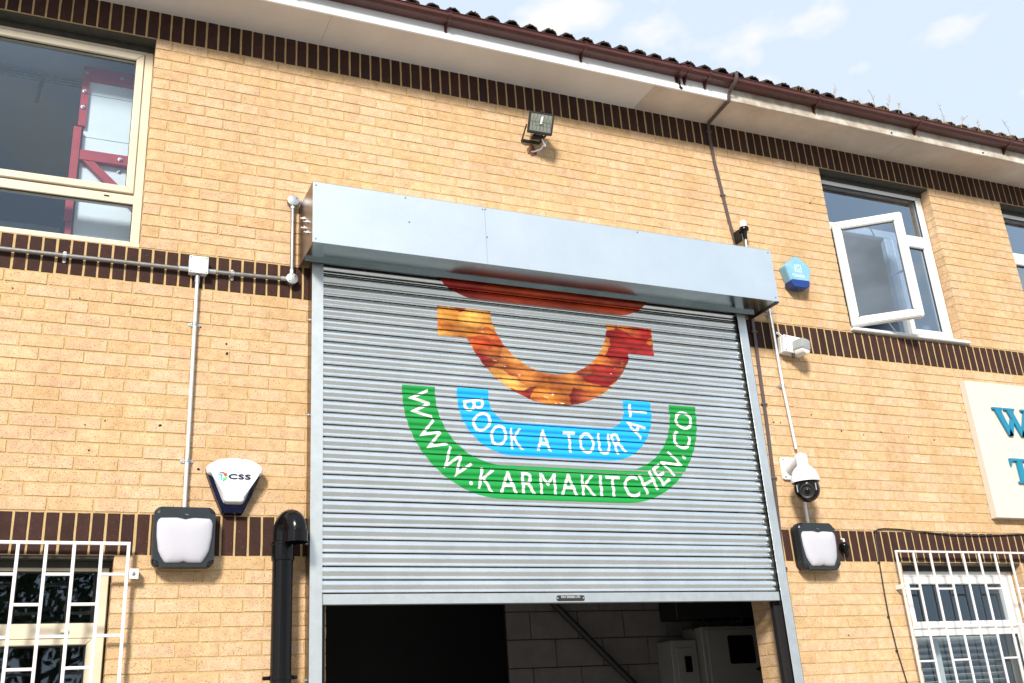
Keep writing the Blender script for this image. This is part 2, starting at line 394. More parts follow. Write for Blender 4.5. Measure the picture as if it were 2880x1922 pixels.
# ------------------------------------------------------------------ trees across the yard (mirrored in the panes)
M_['leaf'] = mat('tree_leaf', (.055, .10, .025), .6, var=.5, vscale=2.5)
M_['bark'] = mat('tree_bark', (.09, .065, .045), .9, var=.4, vscale=12)
def tree(x, y, h, r, seed, label):
    rg = random.Random(seed); t = thing('broadleaf_tree', label, 'tree', (x, y, GZ), 'trees across the yard')
    bm = nb(); top = Vector((x+rg.uniform(-.3, .3), y, GZ+h*.55))
    tube(bm, [(x, y, GZ-.1), (x+.05, y, GZ+h*.25), top], [.22, .16, .10], 9)
    cl = []
    for k in range(9):
        a = 2*math.pi*k/9+rg.uniform(-.3, .3); e = Vector((x+math.cos(a)*r*rg.uniform(.5, .85), y+math.sin(a)*r*rg.uniform(.5, .85), GZ+h*rg.uniform(.42, .86)))
        b0 = Vector((x, y, GZ+h*rg.uniform(.25, .5))); tube(bm, [b0, (b0+e)/2+Vector((0, 0, .2)), e], [.08, .05, .02], 6); cl.append(e)
    fin(bm, 'trunk', 'bark', t, 40)
    cl.append(Vector((x, y, GZ+h*.93)))
    cl += [Vector((x+rg.uniform(-r, r)*.6, y+rg.uniform(-r, r)*.6, GZ+h*rg.uniform(.4, .9))) for _ in range(9)]
    vs_, fs = [], []
    for c in cl:
        cr = r*rg.uniform(.28, .46)
        for _ in range(170):
            d = Vector((rg.gauss(0, 1), rg.gauss(0, 1), rg.gauss(0, .8))).normalized()*cr*rg.random()**.4; p = c+d
            n_ = Vector((rg.gauss(0, 1), rg.gauss(0, 1), rg.gauss(.3, 1))).normalized(); u_ = n_.orthogonal().normalized(); v_ = n_.cross(u_); q = rg.uniform(.09, .17)
            n0 = len(vs_)
            for aa, bb in ((-1, 0), (0, -.55), (1, 0), (0, .55)): vs_.append(tuple(p+u_*aa*q+v_*bb*q))
            fs.append((n0, n0+1, n0+2, n0+3))
    me = bpy.data.meshes.new('crown'); me.from_pydata(vs_, [], fs); mesh_obj('crown', me, 'leaf', t)
tree(-6.5, -19, 8.5, 2.9, 11, 'leafy tree mirrored in the lower left window')
tree(-1.0, -22, 9.5, 3.2, 12, 'tallest leafy tree of the row facing the building')
tree(5.5, -20, 8.0, 2.8, 13, 'leafy tree facing the shutter doorway')
tree(13.0, -21, 9.0, 3.1, 14, 'leafy tree facing the lower right window')

# ------------------------------------------------------------------ building
bld = thing('brick_building', 'two storey buff brick building with dark brick bands and overhanging eaves', 'building', (0, 0, GZ))
X0, X1 = -2.7, 8.7
UL = (-2.06, -.835, 1.8, 3.3); UR = (4.535, 5.765, 1.8, 3.3); UR2 = (6.638, 7.868, 1.8, 3.3)
LL = (-2.06, -.845, -1.2, 0.); LR = (4.56, 5.77, -1.2, 0.); DOOR = (.288, 3.415, -2.6, 1.575)
HOLES = [UL, UR, UR2, LL, LR, DOOR]
def segments(z0, z1):
    zc = (z0+z1)/2; s = [(X0, X1)]
    for a, b, c, d in HOLES:
        if c < zc < d:
            n = []
            for p, q in s:
                if b <= p or a >= q: n.append((p, q)); continue
                if a > p: n.append((p, a))
                if b < q: n.append((b, q))
            s = n
    return s
# mortar / core of the wall, in runs of equal plan
bm = nb()
zs = sorted({GZ-.1, 3.525} | {h[2] for h in HOLES if h[2] > GZ} | {h[3] for h in HOLES})
for z0, z1 in zip(zs[:-1], zs[1:]):
    for a, b in segments(z0, z1): box(bm, a, b, .0040, .30, z0, z1)
wall = fin(bm, 'wall', 'mortar', bld)

C_, S_ = 75e-3, 75e-3
def perpends(r, a, b):
    """x of the vertical joints of course r inside (a, b)"""
    if r >= 24:
        if a > 5.7: anc, pit = (5.85 if r % 2 else 5.737), .2297
        else: anc, pit = (-.05 if r % 2 else -.164), .2284
    elif r >= 3:
        if a > 3: anc, pit = (3.955 if r % 2 == 0 else 3.836), .2268
        else: anc, pit = (-.178 if r % 2 == 0 else -.058), .2275
    else:
        if a > 3: anc, pit = (4.096 if r % 2 else 3.976), .2268
        else: anc, pit = (-.053 if r % 2 else -.167), .2265
    n0 = math.ceil((a-anc)/pit); xs = []
    while anc+n0*pit < b:
        x = anc+n0*pit; n0 += 1
        if x-a > .05 and b-x > .05: xs.append(x+rnd.uniform(-.004, .004))
    return xs
def brick_mesh(Lx, Hz, D, seed, nx=4, nz=2):
    """one brick, centred in x and z, front at y=0, arrises slightly worn and uneven"""
    rg = random.Random(seed); bm = nb(); e = .0022
    xs = [-Lx/2+Lx*i/nx for i in range(nx+1)]; zs_ = [-Hz/2+Hz*i/nz for i in range(nz+1)]
    fr = {}
    for i, x in enumerate(xs):
        for k, z in enumerate(zs_):
            ex = i in (0, nx); ez = k in (0, nz)
            xx = x + (math.copysign(e, -x) if ex else 0) + rg.uniform(-.0012, .0012)
            zz = z + (math.copysign(e, -z) if ez else 0) + rg.uniform(-.0012, .0012)
            fr[i, k] = bm.verts.new((xx, rg.uniform(-.0004, .0004)+(.0003 if ex or ez else 0), zz))
    for i in range(nx):
        for k in range(nz): bm.faces.new((fr[i, k], fr[i+1, k], fr[i+1, k+1], fr[i, k+1]))
    loop = [(i, 0) for i in range(nx)]+[(nx, k) for k in range(nz)]+[(i, nz) for i in range(nx, 0, -1)]+[(0, k) for k in range(nz, 0, -1)]
    mid = []; bk = []
    for i, k in loop:
        x = xs[i]; z = zs_[k]
        mid.append(bm.verts.new((x+rg.uniform(-.0011, .0011), 0.0028, z+rg.uniform(-.0011, .0011))))
        bk.append(bm.verts.new((x, D, z)))
    n = len(loop)
    for j in range(n):
        q = (j+1) % n
        bm.faces.new((fr[loop[j]], mid[j], mid[q], fr[loop[q]])); bm.faces.new((mid[j], bk[j], bk[q], mid[q]))
    bmesh.ops.recalc_face_normals(bm, faces=bm.faces[:])
    me = bpy.data.meshes.new('brick'); bm.to_mesh(me); bm.free()
    return me
BL, BH = .2165, .0655
bricks = [brick_mesh(BL, BH, .100, s) for s in range(8)]
soldiers = [brick_mesh(.0625, .2155, .100, 50+s, 2, 4) for s in range(6)]
for me in bricks: me.materials.append(M_['brick'])
for me in soldiers: me.materials.append(M_['soldier'])
OCC = [(430, 1415, 615, 1610), (575, 1285, 745, 1450), (760, 1430, 870, 1922), (0, 1515, 400, 1922), (835, 500, 2200, 900), (2700, 1070, 2880, 1470), (2215, 1470, 2360, 1620), (2185, 1270, 2310, 1420)]
def score(x, z, w, h):
    u0, v0 = project((x-w/2, 0, z+h/2)); u1, v1 = project((x+w/2, 0, z-h/2)); um, vm = project((x, 0, z))
    if not (-10 < um < IW+10 and -10 < vm < IH+10): return 0
    for a, b, c, d in OCC:
        if a < um < c and b < vm < d: return 0
    return abs(u1-u0)*abs(v1-v0)
flat = []
for r in list(range(-33, 0))+list(range(3, 21))+list(range(24, 44)):
    z0 = r*C_
    for a, b in segments(z0, z0+C_):
        xs = [a]+perpends(r, a, b)+[b]
        for p, q in zip(xs[:-1], xs[1:]):
            x0 = p+.005 if p != a else (p-.002 if a > X0 else p); x1 = q-.005 if q != b else (q+.002 if b < X1 else q)
            flat.append(((x0+x1)/2, z0+C_/2, x1-x0, BH, (x1-x0)/BL, 'b'))
def band(z0, key):
    for a, b in segments(z0, z0+.2):
        n = math.ceil((a-.02)/S_)-1
        while n*S_ < b:
            off = {'t': 0, 'm': -.012 if a < 0 else -.022, 'l': -.002 if a < 0 else .003}[key]
            p = n*S_+off; q = p+S_; n += 1
            x0 = max(p+.0062, a-(.002 if a > X0 else 0)); x1 = min(q-.0062, b+(.002 if b < X1 else 0))
            if x1-x0 < .018: continue
            flat.append(((x0+x1)/2, z0+.1125, x1-x0, .2155, (x1-x0)/.0625, 's'))
# hole for the door does not reach the middle band: it runs across behind the shutter box
band(3.3, 't'); band(1.575, 'm'); band(0.0, 'l')
keep = {}
for kind in 'bs':
    sc_ = sorted([(score(f[0], f[1], f[2], f[3]), i) for i, f in enumerate(flat) if f[5] == kind], reverse=True)
    keep[kind] = {i for s, i in sc_[:300] if s > 60}
verts = {'b': [], 's': []}; faces = {'b': [], 's': []}
for i, (x, z, w, h, sx, kind) in enumerate(flat):
    pool = bricks if kind == 'b' else soldiers
    me = pool[rnd.randrange(len(pool))]
    fl = -1 if rnd.random() < .5 else 1
    jx, jy, jz = rnd.uniform(-.0012, .0012), rnd.uniform(-.0014, .0010), rnd.uniform(-.0012, .0012)
    tilt = rnd.uniform(-.004, .004)
    if i in keep[kind]:
        o = bpy.data.objects.new('brick' if kind == 'b' else 'soldier_brick', me); COL.objects.link(o); o.parent = wall
        o.matrix_parent_inverse = parent_world(wall).inverted()
        o.location = (x+jx, jy, z+jz); o.scale = (sx, 1, 1); o.rotation_euler = (0, tilt, 0)
    else:
        vb, fb = verts[kind], faces[kind]; n0 = len(vb)
        for v in me.vertices:
            c = v.co; vb.append((x+jx+c.x*sx+tilt*c.z, jy+c.y, z+jz+c.z-tilt*c.x))
        for p in me.polygons: fb.append([n0+k for k in p.vertices])
for kind, nm in (('b', 'brickwork'), ('s', 'soldier_brickwork')):
    if not verts[kind]: continue
    me = bpy.data.meshes.new(nm); me.from_pydata(verts[kind], [], faces[kind]); me.update()
    o = mesh_obj(nm, me, 'brick' if kind == 'b' else 'soldier', wall); o['kind'] = 'stuff'
# inner half of the door jamb: bricks laid along the reveal
for xj, sgn in ((DOOR[0], 1), (DOOR[1], -1)):
    for r in range(-33, 6):
        zc = r*C_+C_/2
        cuts = [.104, .30] if r % 2 else [.104, .21, .30]
        for c0, c1 in zip(cuts[:-1], cuts[1:]):
            me = bricks[rnd.randrange(8)]
            if sgn < 0:
                o = bpy.data.objects.new('reveal_brick', me); COL.objects.link(o); o.parent = wall
                o.matrix_parent_inverse = parent_world(wall).inverted()
                o.rotation_euler = (0, 0, R(-90)); o.scale = ((c1-c0-.008)/BL, .2, 1)
                o.location = (xj-.003, (c0+c1)/2, zc)
# drill holes and a mortar-brown patch in the face
def hole(x, z, r):
    bm = nb(); pts = [(x+r*(1+.3*rnd.uniform(-1, 1))*math.cos(a), z+r*(1+.3*rnd.uniform(-1, 1))*math.sin(a)) for a in [k*math.pi/4 for k in range(8)]]
    prism(bm, pts, -.0021, .003)
    return fin(bm, 'drill_hole', 'hole', wall)
for x, z, r in ((-.466, 1.33, .005), (-.315, 1.24, .006), (-.31, 1.18, .008), (-.66, .72, .009), (-.44, .48, .008), (-1.14, 1.44, .005), (-1.49, 1.46, .004), (-1.05, .70, .004),
                (4.24, .97, .006), (4.45, .95, .006), (4.63, .985, .005), (4.9, .96, .006), (5.16, .95, .006), (3.62, 1.0, .006), (3.68, 1.0, .005), (3.96, -.5, .006), (4.37, 2.93, .007), (4.42, 2.98, .005), (3.98, 1.08, .005), (-1.02, .56, .005), (-.95, .73, .004)):
    hole(x, z, r)

# lintels over the windows
for a, b, c, d in (UL, UR, UR2, LL, LR):
    bm = nb(); box(bm, a+.003, b-.003, .010, .104, d-.016, d-.002)
    box(bm, a+.003, b-.003, .085, .104, d-.05, d-.018); fin(bm, 'lintel', 'lintel', bld)

# ------------------------------------------------------------------ windows
def mitre(bm, x0, x1, z0, z1, w, y0, y1, bev=.004, wb=None, mtx=None):
    wb = wb or w; e = .0004
    xi0, xi1, zi0, zi1 = x0+w, x1-w, z0+wb, z1-w
    for pts in ([(x0, z0), (xi0, zi0), (xi0, zi1), (x0, z1)], [(x1, z0), (x1, z1), (xi1, zi1), (xi1, zi0)],
                [(x0+e, z0), (x1-e, z0), (xi1-e, zi0), (xi0+e, zi0)], [(x0+e, z1), (xi0+e, zi1), (xi1-e, zi1), (x1-e, z1)]):
        prism(bm, pts, y0, y1, bev, 1, mtx)
def pane(parent, x0, x1, z0, z1, y, m='glass', mtx=None, name='pane'):
    bm = nb(); box(bm, x0, x1, y, y+.022, z0, z1, mtx=mtx); return fin(bm, name, m, parent)
FY = .10
def gasket(parent, x0, x1, z0, z1, y, mtx=None):
    bm = nb(); w = .007
    box(bm, x0, x1, y, y+.008, z1-w, z1, mtx=mtx); box(bm, x0, x1, y, y+.008, z0, z0+w*.5, mtx=mtx)
    box(bm, x0, x0+w, y, y+.008, z0, z1, mtx=mtx); box(bm, x1-w, x1, y, y+.008, z0, z1, mtx=mtx)
    return fin(bm, 'gasket', 'blackmat', parent)
# upper left, cream aluminium
w = part_empty('window', bld); w['label'] = 'cream framed upper window showing a red steel frame inside'
a, b, c, d = UL
bm = nb(); mitre(bm, a+.004, b-.004, c+.028, d-.018, .052, FY, FY+.07, .003)
box(bm, a+.05, b-.05, FY+.004, FY+.066, 2.135, 2.195, .003); fin(bm, 'frame', 'cream', w)
bm = nb(); mitre(bm, a+.062, b-.060, 2.202, d-.076, .047, FY-.010, FY+.04, .004); fin(bm, 'sash', 'cream', w)
bm = nb(); box(bm, -1.062, -1.032, FY-.0016, FY+.006, 2.168, 2.173); fin(bm, 'drain_slot', 'hole', w)
pane(w, a+.1, b-.1, 2.235, d-.112, FY+.018); gasket(w, a+.105, b-.1035, 2.246, d-.12, FY+.008)
pane(w, a+.05, b-.05, c+.07, 2.14, FY+.024); gasket(w, a+.054, b-.054, c+.078, 2.1365, FY+.014)
bm = nb(); box(bm, a+.004, b-.004, .012, FY+.06, c+.003, c+.03, .004); fin(bm, 'sill', 'cream', w)
# upper right, white pvc, one casement open
def upper_pvc(win, name, open_):
    a, b, c, d = win; w = part_empty('window', bld); w['label'] = name
    bm = nb(); mitre(bm, a+.004, b-.004, c+.03, d-.018, .062, FY, FY+.065, .005, wb=.07)
    box(bm, a+.06, b-.06, FY+.003, FY+.06, 2.775, 2.850, .006)
    xm = a+.688; box(bm, xm, xm+.072, FY+.003, FY+.06, c+.09, 2.778, .006); fin(bm, 'frame', 'pvc', w)
    bm = nb(); mitre(bm, xm+.068, b-.058, c+.092, 2.778, .052, FY-.012, FY+.05, .008); fin(bm, 'sash', 'pvc', w)
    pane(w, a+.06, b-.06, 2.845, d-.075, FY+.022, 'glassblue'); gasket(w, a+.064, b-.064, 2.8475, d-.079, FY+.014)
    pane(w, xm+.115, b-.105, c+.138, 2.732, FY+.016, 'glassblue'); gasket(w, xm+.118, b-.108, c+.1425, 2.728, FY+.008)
    bm = nb(); box(bm, a-.0 if not open_ else a+.003, b+.028, -.034, FY+.06, c+.006, c+.032, .006); fin(bm, 'sill', 'pvc', w)
    if open_:
        P = Vector((a+.095, FY-.018, 0)); ang = math.atan2(-.345, .435); wd = .557
        mtx = Matrix.Translation(P) @ Matrix.Rotation(ang, 4, 'Z')
        bm = nb(); mitre(bm, 0, wd, 1.884, 2.815, .072, -.028, .032, .012, mtx=mtx); fin(bm, 'casement_frame', 'pvc', w)
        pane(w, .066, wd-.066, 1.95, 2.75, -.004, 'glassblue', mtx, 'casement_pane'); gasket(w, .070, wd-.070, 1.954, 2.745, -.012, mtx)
        bm = nb(); tube(bm, [mtx @ Vector((.28, .03, 1.9)), Vector((xm-.1, FY+.01, 1.9))], .006, 6)
        tube(bm, [mtx @ Vector((.28, .03, 2.8)), Vector((xm-.1, FY+.01, 2.79))], .006, 6); fin(bm, 'stay', 'zinc', w)
        bm = nb(); tube(bm, [mtx @ Vector((wd-.03, .04, 2.33)), mtx @ Vector((wd-.06, .08, 2.33)), mtx @ Vector((wd-.17, .085, 2.31))], .011, 8); fin(bm, 'handle', 'pvc', w, 40)
    else:
        bm = nb(); mitre(bm, a+.058, xm+.004, c+.092, 2.778, .056, FY-.012, FY+.05, .008); fin(bm, 'casement_frame', 'pvc', w)
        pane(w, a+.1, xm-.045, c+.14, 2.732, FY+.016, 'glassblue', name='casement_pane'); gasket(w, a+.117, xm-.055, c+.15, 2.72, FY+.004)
    return w
upper_pvc(UR, 'white window with its left casement standing open', True)
upper_pvc(UR2, 'white window cut off by the right edge of the photo', False)
# lower left, cream
w = part_empty('window', bld); w['label'] = 'cream framed ground floor window behind white bars'
a, b, c, d = LL
bm = nb(); mitre(bm, a+.004, b-.014, c+.03, d-.016, .05, FY, FY+.07, .003)
box(bm, a+.05, b-.06, FY+.004, FY+.066, -.405, -.33, .003); fin(bm, 'frame', 'cream', w)
bm = nb(); mitre(bm, a+.058, b-.068, c+.085, -.408, .03, FY-.010, FY+.04, .004); fin(bm, 'sash', 'cream', w)
pane(w, a+.05, b-.062, -.335, d-.062, FY+.02); gasket(w, a+.055, b-.066, -.3285, d-.068, FY+.012)
pane(w, a+.08, b-.094, c+.11, -.432, FY+.016); gasket(w, a+.09, b-.1, c+.12, -.4395, FY+.008)
bm = nb(); box(bm, -1.075, -1.035, FY-.008, FY+.005, -.378, -.362, .002); fin(bm, 'trickle_vent', 'cream', w)
bm = nb(); box(bm, a+.004, b-.004, -.02, FY+.06, c+.003, c+.03, .004); fin(bm, 'sill', 'cream', w)
# lower right, white
w = part_empty('window', bld); w['label'] = 'white ground floor window with pale blind behind rusty bars'
a, b, c, d = LR
bm = nb(); mitre(bm, a+.004, b-.004, c+.03, d-.016, .075, FY, FY+.065, .005)
box(bm, a+.07, b-.07, FY+.003, FY+.06, -.512, -.455, .005); fin(bm, 'frame', 'pvc', w)
bm = nb(); mitre(bm, a+.085, b-.07, -.462, d-.092, .052, FY-.010, FY+.05, .006); fin(bm, 'sash', 'pvc', w)
pane(w, a+.13, b-.115, -.415, d-.138, FY+.016); gasket(w, a+.135, b-.12, -.411, d-.142, FY+.008)
pane(w, a+.075, b-.075, c+.1, -.508, FY+.022); gasket(w, a+.078, b-.078, c+.104, -.5105, FY+.012)
bm = nb(); box(bm, a+.004, b+.02, -.03, FY+.06, c+.003, c+.03, .004); fin(bm, 'sill', 'pvc', w)

# ------------------------------------------------------------------ eaves
SZ, FYE = 3.509, -.355
for k, (xa, xb) in enumerate(((-2.7, .232), (.2335, 2.747), (2.7485, 5.266), (5.2675, 8.7))):
    bm = nb(); box(bm, xa, xb, FYE+.002, .004, SZ, SZ+.012, .001); fin(bm, 'soffit_board', 'soffit' if k < 2 else 'soffit_old', bld)
for xa, xb in ((-2.7, 3.41), (3.412, 8.7)):
    bm = nb(); box(bm, xa, xb, FYE-.018, FYE, SZ-.022, SZ+.2, .004); fin(bm, 'fascia_board', 'fascia' if xa < 0 else 'fascia_old', bld)
gp = [(-.374, 3.595), (-.382, 3.585), (-.452, 3.592), (-.474, 3.622), (-.478, 3.668), (-.486, 3.672), (-.486, 3.677), (-.474, 3.677), (-.470, 3.625), (-.450, 3.596), (-.384, 3.590), (-.378, 3.600), (-.374, 3.68)]
gp = [(y, 3.590+(z-3.585)*.52) for y, z in gp]
def extrude_x(bm, prof, xa, xb, close=False):
    A = [bm.verts.new((xa, y, z)) for y, z in prof]; B = [bm.verts.new((xb, y, z)) for y, z in prof]
    n = len(prof)
    for i in range(n if close else n-1): bm.faces.new((A[i], A[(i+1) % n], B[(i+1) % n], B[i]))
# black grime under the gutter joints, runs of its own shape
for x, w_, h_ in ((2.945, .016, .085), (2.952, .030, .030), (4.245, .012, .06), (5.32, .010, .045), (5.05, .016, .02), (6.1, .02, .02)):
    bm = nb(); zt = SZ+.075 if h_ > .04 else SZ+.012
    pts = [(x+w_/2*(math.sin(k*2.1)*.3+1)*math.cos(a), zt-h_/2+h_/2*(1+.2*math.sin(k*1.7))*math.sin(a)) for k, a in enumerate([j*math.pi/7 for j in range(14)])]
    prism(bm, pts, FYE-.0205, FYE-.017); fin(bm, 'grime_run', 'hole', bld)
gut = None
bm = nb(); extrude_x(bm, gp, -2.7, 8.7); gut = fin(bm, 'gutter', 'gutter', bld, 25)
for i, x in enumerate((-1.1, -.05, 1.031, 2.091, 2.932, 2.99, 3.176, 4.233, 5.31, 6.362, 7.4)):
    out_ = [(y-(.006 if y < -.38 else 0), z-(.005 if z < 3.60 else -.004)) for y, z in gp[:6]]
    bm = nb(); ww = .022 if i != 4 else .05
    prof = [(-.3735, 3.54), (-.3735, 3.575)]+out_+[(-.470, 3.66)]
    A = [bm.verts.new((x-ww/2, y, z)) for y, z in prof]; B = [bm.verts.new((x+ww/2, y, z)) for y, z in prof]
    for k in range(len(prof)-1): bm.faces.new((A[k], A[k+1], B[k+1], B[k]))
    r_ = bmesh.ops.extrude_face_region(bm, geom=bm.faces[:])
    for v in [g for g in r_['geom'] if isinstance(g, bmesh.types.BMVert)]:
        v.co.y += .004; v.co.z += .003
    # web below the gutter
    p = [bm.verts.new((x+s*.004, y, z)) for s in (-1, 1) for y, z in ((-.373, 3.535), (-.373, 3.588), (-.43, 3.590))]
    bm.faces.new(p[:3]); bm.faces.new(p[3:][::-1])
    for q in ((0, 1), (1, 2), (2, 0)): bm.faces.new((p[q[0]], p[q[0]+3], p[q[1]+3], p[q[1]]))
    fin(bm, 'gutter_bracket', 'gutter', gut)
# roof: slab and the eaves course of double-roll tiles
bm = nb(); sl_ = math.tan(R(24))
vv = [(-.40, 3.655), (3.2, 3.655+3.6*sl_), (3.2, 3.63+3.6*sl_), (-.40, 3.63)]
extrude_x(bm, vv, -2.7, 8.7, True); roof = fin(bm, 'roof', 'tile', bld)
def tile_mesh(seed):
    rg = random.Random(seed); bm = nb(); n = 32; Ln = .42
    rows = []
    for th in (0, 1):
        for q, yy in enumerate((0, .02, Ln)):
            row = []
            for i in range(n+1):
                t = i/n; x = -.149+.298*t; ph = (t*2) % 1.0
                h = .056*math.sqrt(max(0, 1-((ph-.48)/.37)**2)) if .11 < ph < .85 else 0
                z = h-(.020 if th else 0)*(1-.35*(h/.056))
                if q == 0: z += rg.uniform(-.0035, .0030)
                row.append(bm.verts.new((x, yy+(rg.uniform(-.006, .006) if q == 0 else 0), z+yy*sl_)))
            rows.append(row)
    for a, b, f in ((0, 1, 0), (1, 2, 0), (3, 4, 1), (4, 5, 1), (0, 3, 1)):
        for i in range(n): bm.faces.new((rows[a][i], rows[a][i+1], rows[b][i+1], rows[b][i]))
    for i in (0, n):
        bm.faces.new((rows[0][i], rows[1][i], rows[4][i], rows[3][i])); bm.faces.new((rows[1][i], rows[2][i], rows[5][i], rows[4][i]))
    bmesh.ops.recalc_face_normals(bm, faces=bm.faces[:])
    me = bpy.data.meshes.new('roof_tile'); bm.to_mesh(me); bm.free(); me.materials.append(M_['tile'])
    for p in me.polygons: p.use_smooth = True
    me.set_sharp_from_angle(angle=R(40))
    return me
tms = [tile_mesh(s) for s in range(6)]
for i in range(38):
    o = bpy.data.objects.new('roof_tile', tms[i % 6 if i % 5 else (i*7) % 6]); COL.objects.link(o); o.parent = roof
    o.matrix_parent_inverse = parent_world(roof).inverted()
    o.location = (-2.6+i*.300, -.438+rnd.uniform(-.008, .008), 3.668+rnd.uniform(-.005, .005)); o.rotation_euler = (0, rnd.uniform(-.01, .01), rnd.uniform(-.008, .008))
# dry weeds along the gutter on the right
def straw(name, label, spans, dens, hmax):
    vs_, fs = [], []
    for xa, xb in spans:
        for _ in range(int((xb-xa)*dens)):
            x = rnd.uniform(xa, xb); y = rnd.uniform(-.475, -.42); z = 3.645; h = hmax*rnd.random()**2+.012
            dx, dy = rnd.uniform(-.6, .6)*h, rnd.uniform(-.6, .2)*h; w_ = .0011
            n0 = len(vs_); pz = (x, y, z); p1 = (x+dx*.4, y+dy*.4, z+h*.6); p2 = (x+dx, y+dy, z+h)
            for q, s in ((pz, w_), (p1, w_*.8), (p2, w_*.3)): vs_ += [(q[0]-s, q[1], q[2]), (q[0]+s, q[1], q[2]), (q[0], q[1]+s, q[2]+s)]
            for k in (0, 3):
                for e in range(3): fs.append((n0+k+e, n0+k+(e+1) % 3, n0+k+3+(e+1) % 3, n0+k+3+e))
    me = bpy.data.meshes.new(name); me.from_pydata(vs_, [], fs); o = mesh_obj(name, me, 'straw')
    o['label'] = label; o['category'] = 'dry grass'; o['kind'] = 'stuff'
straw('dry_grass', 'dry straw and thin weed stalks growing out of the brown gutter', [(4.0, 4.2), (4.5, 5.0), (5.15, 5.9), (5.95, 6.6), (6.7, 7.2)], 330, .055)
for x, h, dx in ((4.42, .16, .03), (4.85, .2, -.04), (4.99, .17, .05), (5.1, .13, .03), (5.63, .2, -.03), (5.8, .16, .12), (6.02, .15, .02), (6.42, .2, -.05)):
    bm = nb(); z = 3.65
    tube(bm, [(x, -.45, z), (x+dx*.3, -.452, z+h*.5), (x+dx, -.455, z+h)], [.0022, .0018, .001], 5)
    for k in range(9):
        t = .4+.6*rnd.random(); bx_, bz_ = x+dx*t*t, z+h*t; ex = rnd.uniform(-.03, .03); ez = rnd.uniform(.0, .025)
        tube(bm, [(bx_, -.452, bz_), (bx_+ex, -.455, bz_+ez)], [.0011, .0008], 4)
        lathe(bm, (bx_+ex, -.455, bz_+ez), [(.0005, -.003), (.0028, 0), (.0005, .003)], seg=5)
    o = fin(bm, 'weed_stalk', 'straw'); o['category'] = 'weed'; o['group'] = 'dead weed stalks above the gutter'
    o['label'] = 'thin dead weed stalk standing above the brown gutter'

# ------------------------------------------------------------------ interior of the building
def inner(name, m, *bx_):
    bm = nb(); box(bm, *bx_); return fin(bm, name, m, bld)
inner('interior_ceiling', 'ceil', -2.7, 1.25, .30, 5.0, 3.40, 3.66)
inner('interior_ceiling', 'ceil', 1.25, 8.7, .30, 5.0, 3.60, 3.66)
inner('interior_floor', 'inside', -2.7, 8.7, .30, 5.0, 1.40, 1.50)
inner('interior_wall', 'inside', -2.7, 8.7, 4.0, 4.1, 1.5, 3.6)
inner('partition_wall', 'inside', 1.2, 1.3, .30, 4.0, 1.5, 3.6)
inner('partition_wall', 'inside', 6.15, 6.25, .30, 4.0, 1.5, 3.6)
inner('end_wall', 'inside', -2.8, -2.7, .0, 5.0, GZ, 3.66)
inner('end_wall', 'inside', 8.7, 8.8, .0, 5.0, GZ, 3.66)
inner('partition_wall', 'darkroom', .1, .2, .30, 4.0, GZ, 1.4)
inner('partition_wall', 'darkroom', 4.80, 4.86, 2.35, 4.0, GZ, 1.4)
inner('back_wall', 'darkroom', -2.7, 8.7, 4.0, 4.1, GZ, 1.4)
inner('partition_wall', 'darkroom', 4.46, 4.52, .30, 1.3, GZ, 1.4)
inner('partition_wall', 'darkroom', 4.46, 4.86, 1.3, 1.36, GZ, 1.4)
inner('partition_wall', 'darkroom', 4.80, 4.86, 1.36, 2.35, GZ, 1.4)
# painted block wall at the back of the doorway, block by block
blk = part_empty('block_wall', bld)
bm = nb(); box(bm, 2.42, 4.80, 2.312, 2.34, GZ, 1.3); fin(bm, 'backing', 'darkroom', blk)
for r in range(-11, 3):
    for k in range(-1, 6):
        xa = 2.42+k*.45+(.225 if r % 2 else 0); xb = xa+.442; xa = max(xa, 2.42); xb = min(xb, 4.79)
        if xb-xa < .05: continue
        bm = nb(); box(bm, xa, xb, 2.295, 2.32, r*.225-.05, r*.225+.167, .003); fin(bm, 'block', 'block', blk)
t = thing('electrical_cabinet', 'tall grey metal cabinet with a dark glass panel inside the doorway', 'cabinet', (4.4, 2.0, GZ))
bm = nb(); box(bm, 4.12, 4.72, 1.98, 2.28, -1.9, -.235, .006); fin(bm, 'body', 'cabinet', t)
bm = nb(); box(bm, 4.16, 4.69, 1.965, 1.979, -1.8, -.262, .004); fin(bm, 'door', 'cabinet', t)
bm = nb(); prism(bm, rrect(4.37, 4.635, -.55, -.315, .018), 1.958, 1.966); fin(bm, 'dark_panel', 'black', t)
bm = nb(); tube(bm, [(4.655, 1.95, -.585), (4.655, 1.95, -.62)], .009, 6); box(bm, 4.63, 4.67, 1.95, 1.966, -.607, -.592); fin(bm, 'handle', 'black', t)
t = thing('electrical_cabinet', 'narrow grey meter cabinet beside the tall one inside the doorway', 'cabinet', (3.95, 2.0, GZ))
bm = nb(); box(bm, 3.84, 4.10, 2.05, 2.28, -1.9, -.335, .006); fin(bm, 'body', 'cabinet', t)
bm = nb(); box(bm, 3.88, 4.05, 2.035, 2.052, -.95, -.40, .003); fin(bm, 'door', 'cabinet', t)
bm = nb(); box(bm, 3.95, 4.02, 2.026, 2.036, -.60, -.47, .002); fin(bm, 'dark_panel', 'black', t)
bm = nb(); box(bm, 3.905, 4.78, 2.0, 2.28, -.16, .10, .008); box(bm, 3.95, 4.05, 2.1, 2.28, .12, .25, .004)
for k in range(7): tube(bm, [(3.98+k*.105, 2.04, -.15), (3.98+k*.105+rnd.uniform(-.01, .01), 2.04, -.26)], .007, 6)
o = fin(bm, 'cable_trunking', 'blackmat'); o['label'] = 'black cable trunking running above the cabinets inside the doorway'; o['category'] = 'trunking'
bm = nb(); tube(bm, [(2.70, 2.2, .12), (3.56, 2.2, -.70), (3.9, 2.2, -1.02)], .028, 10)
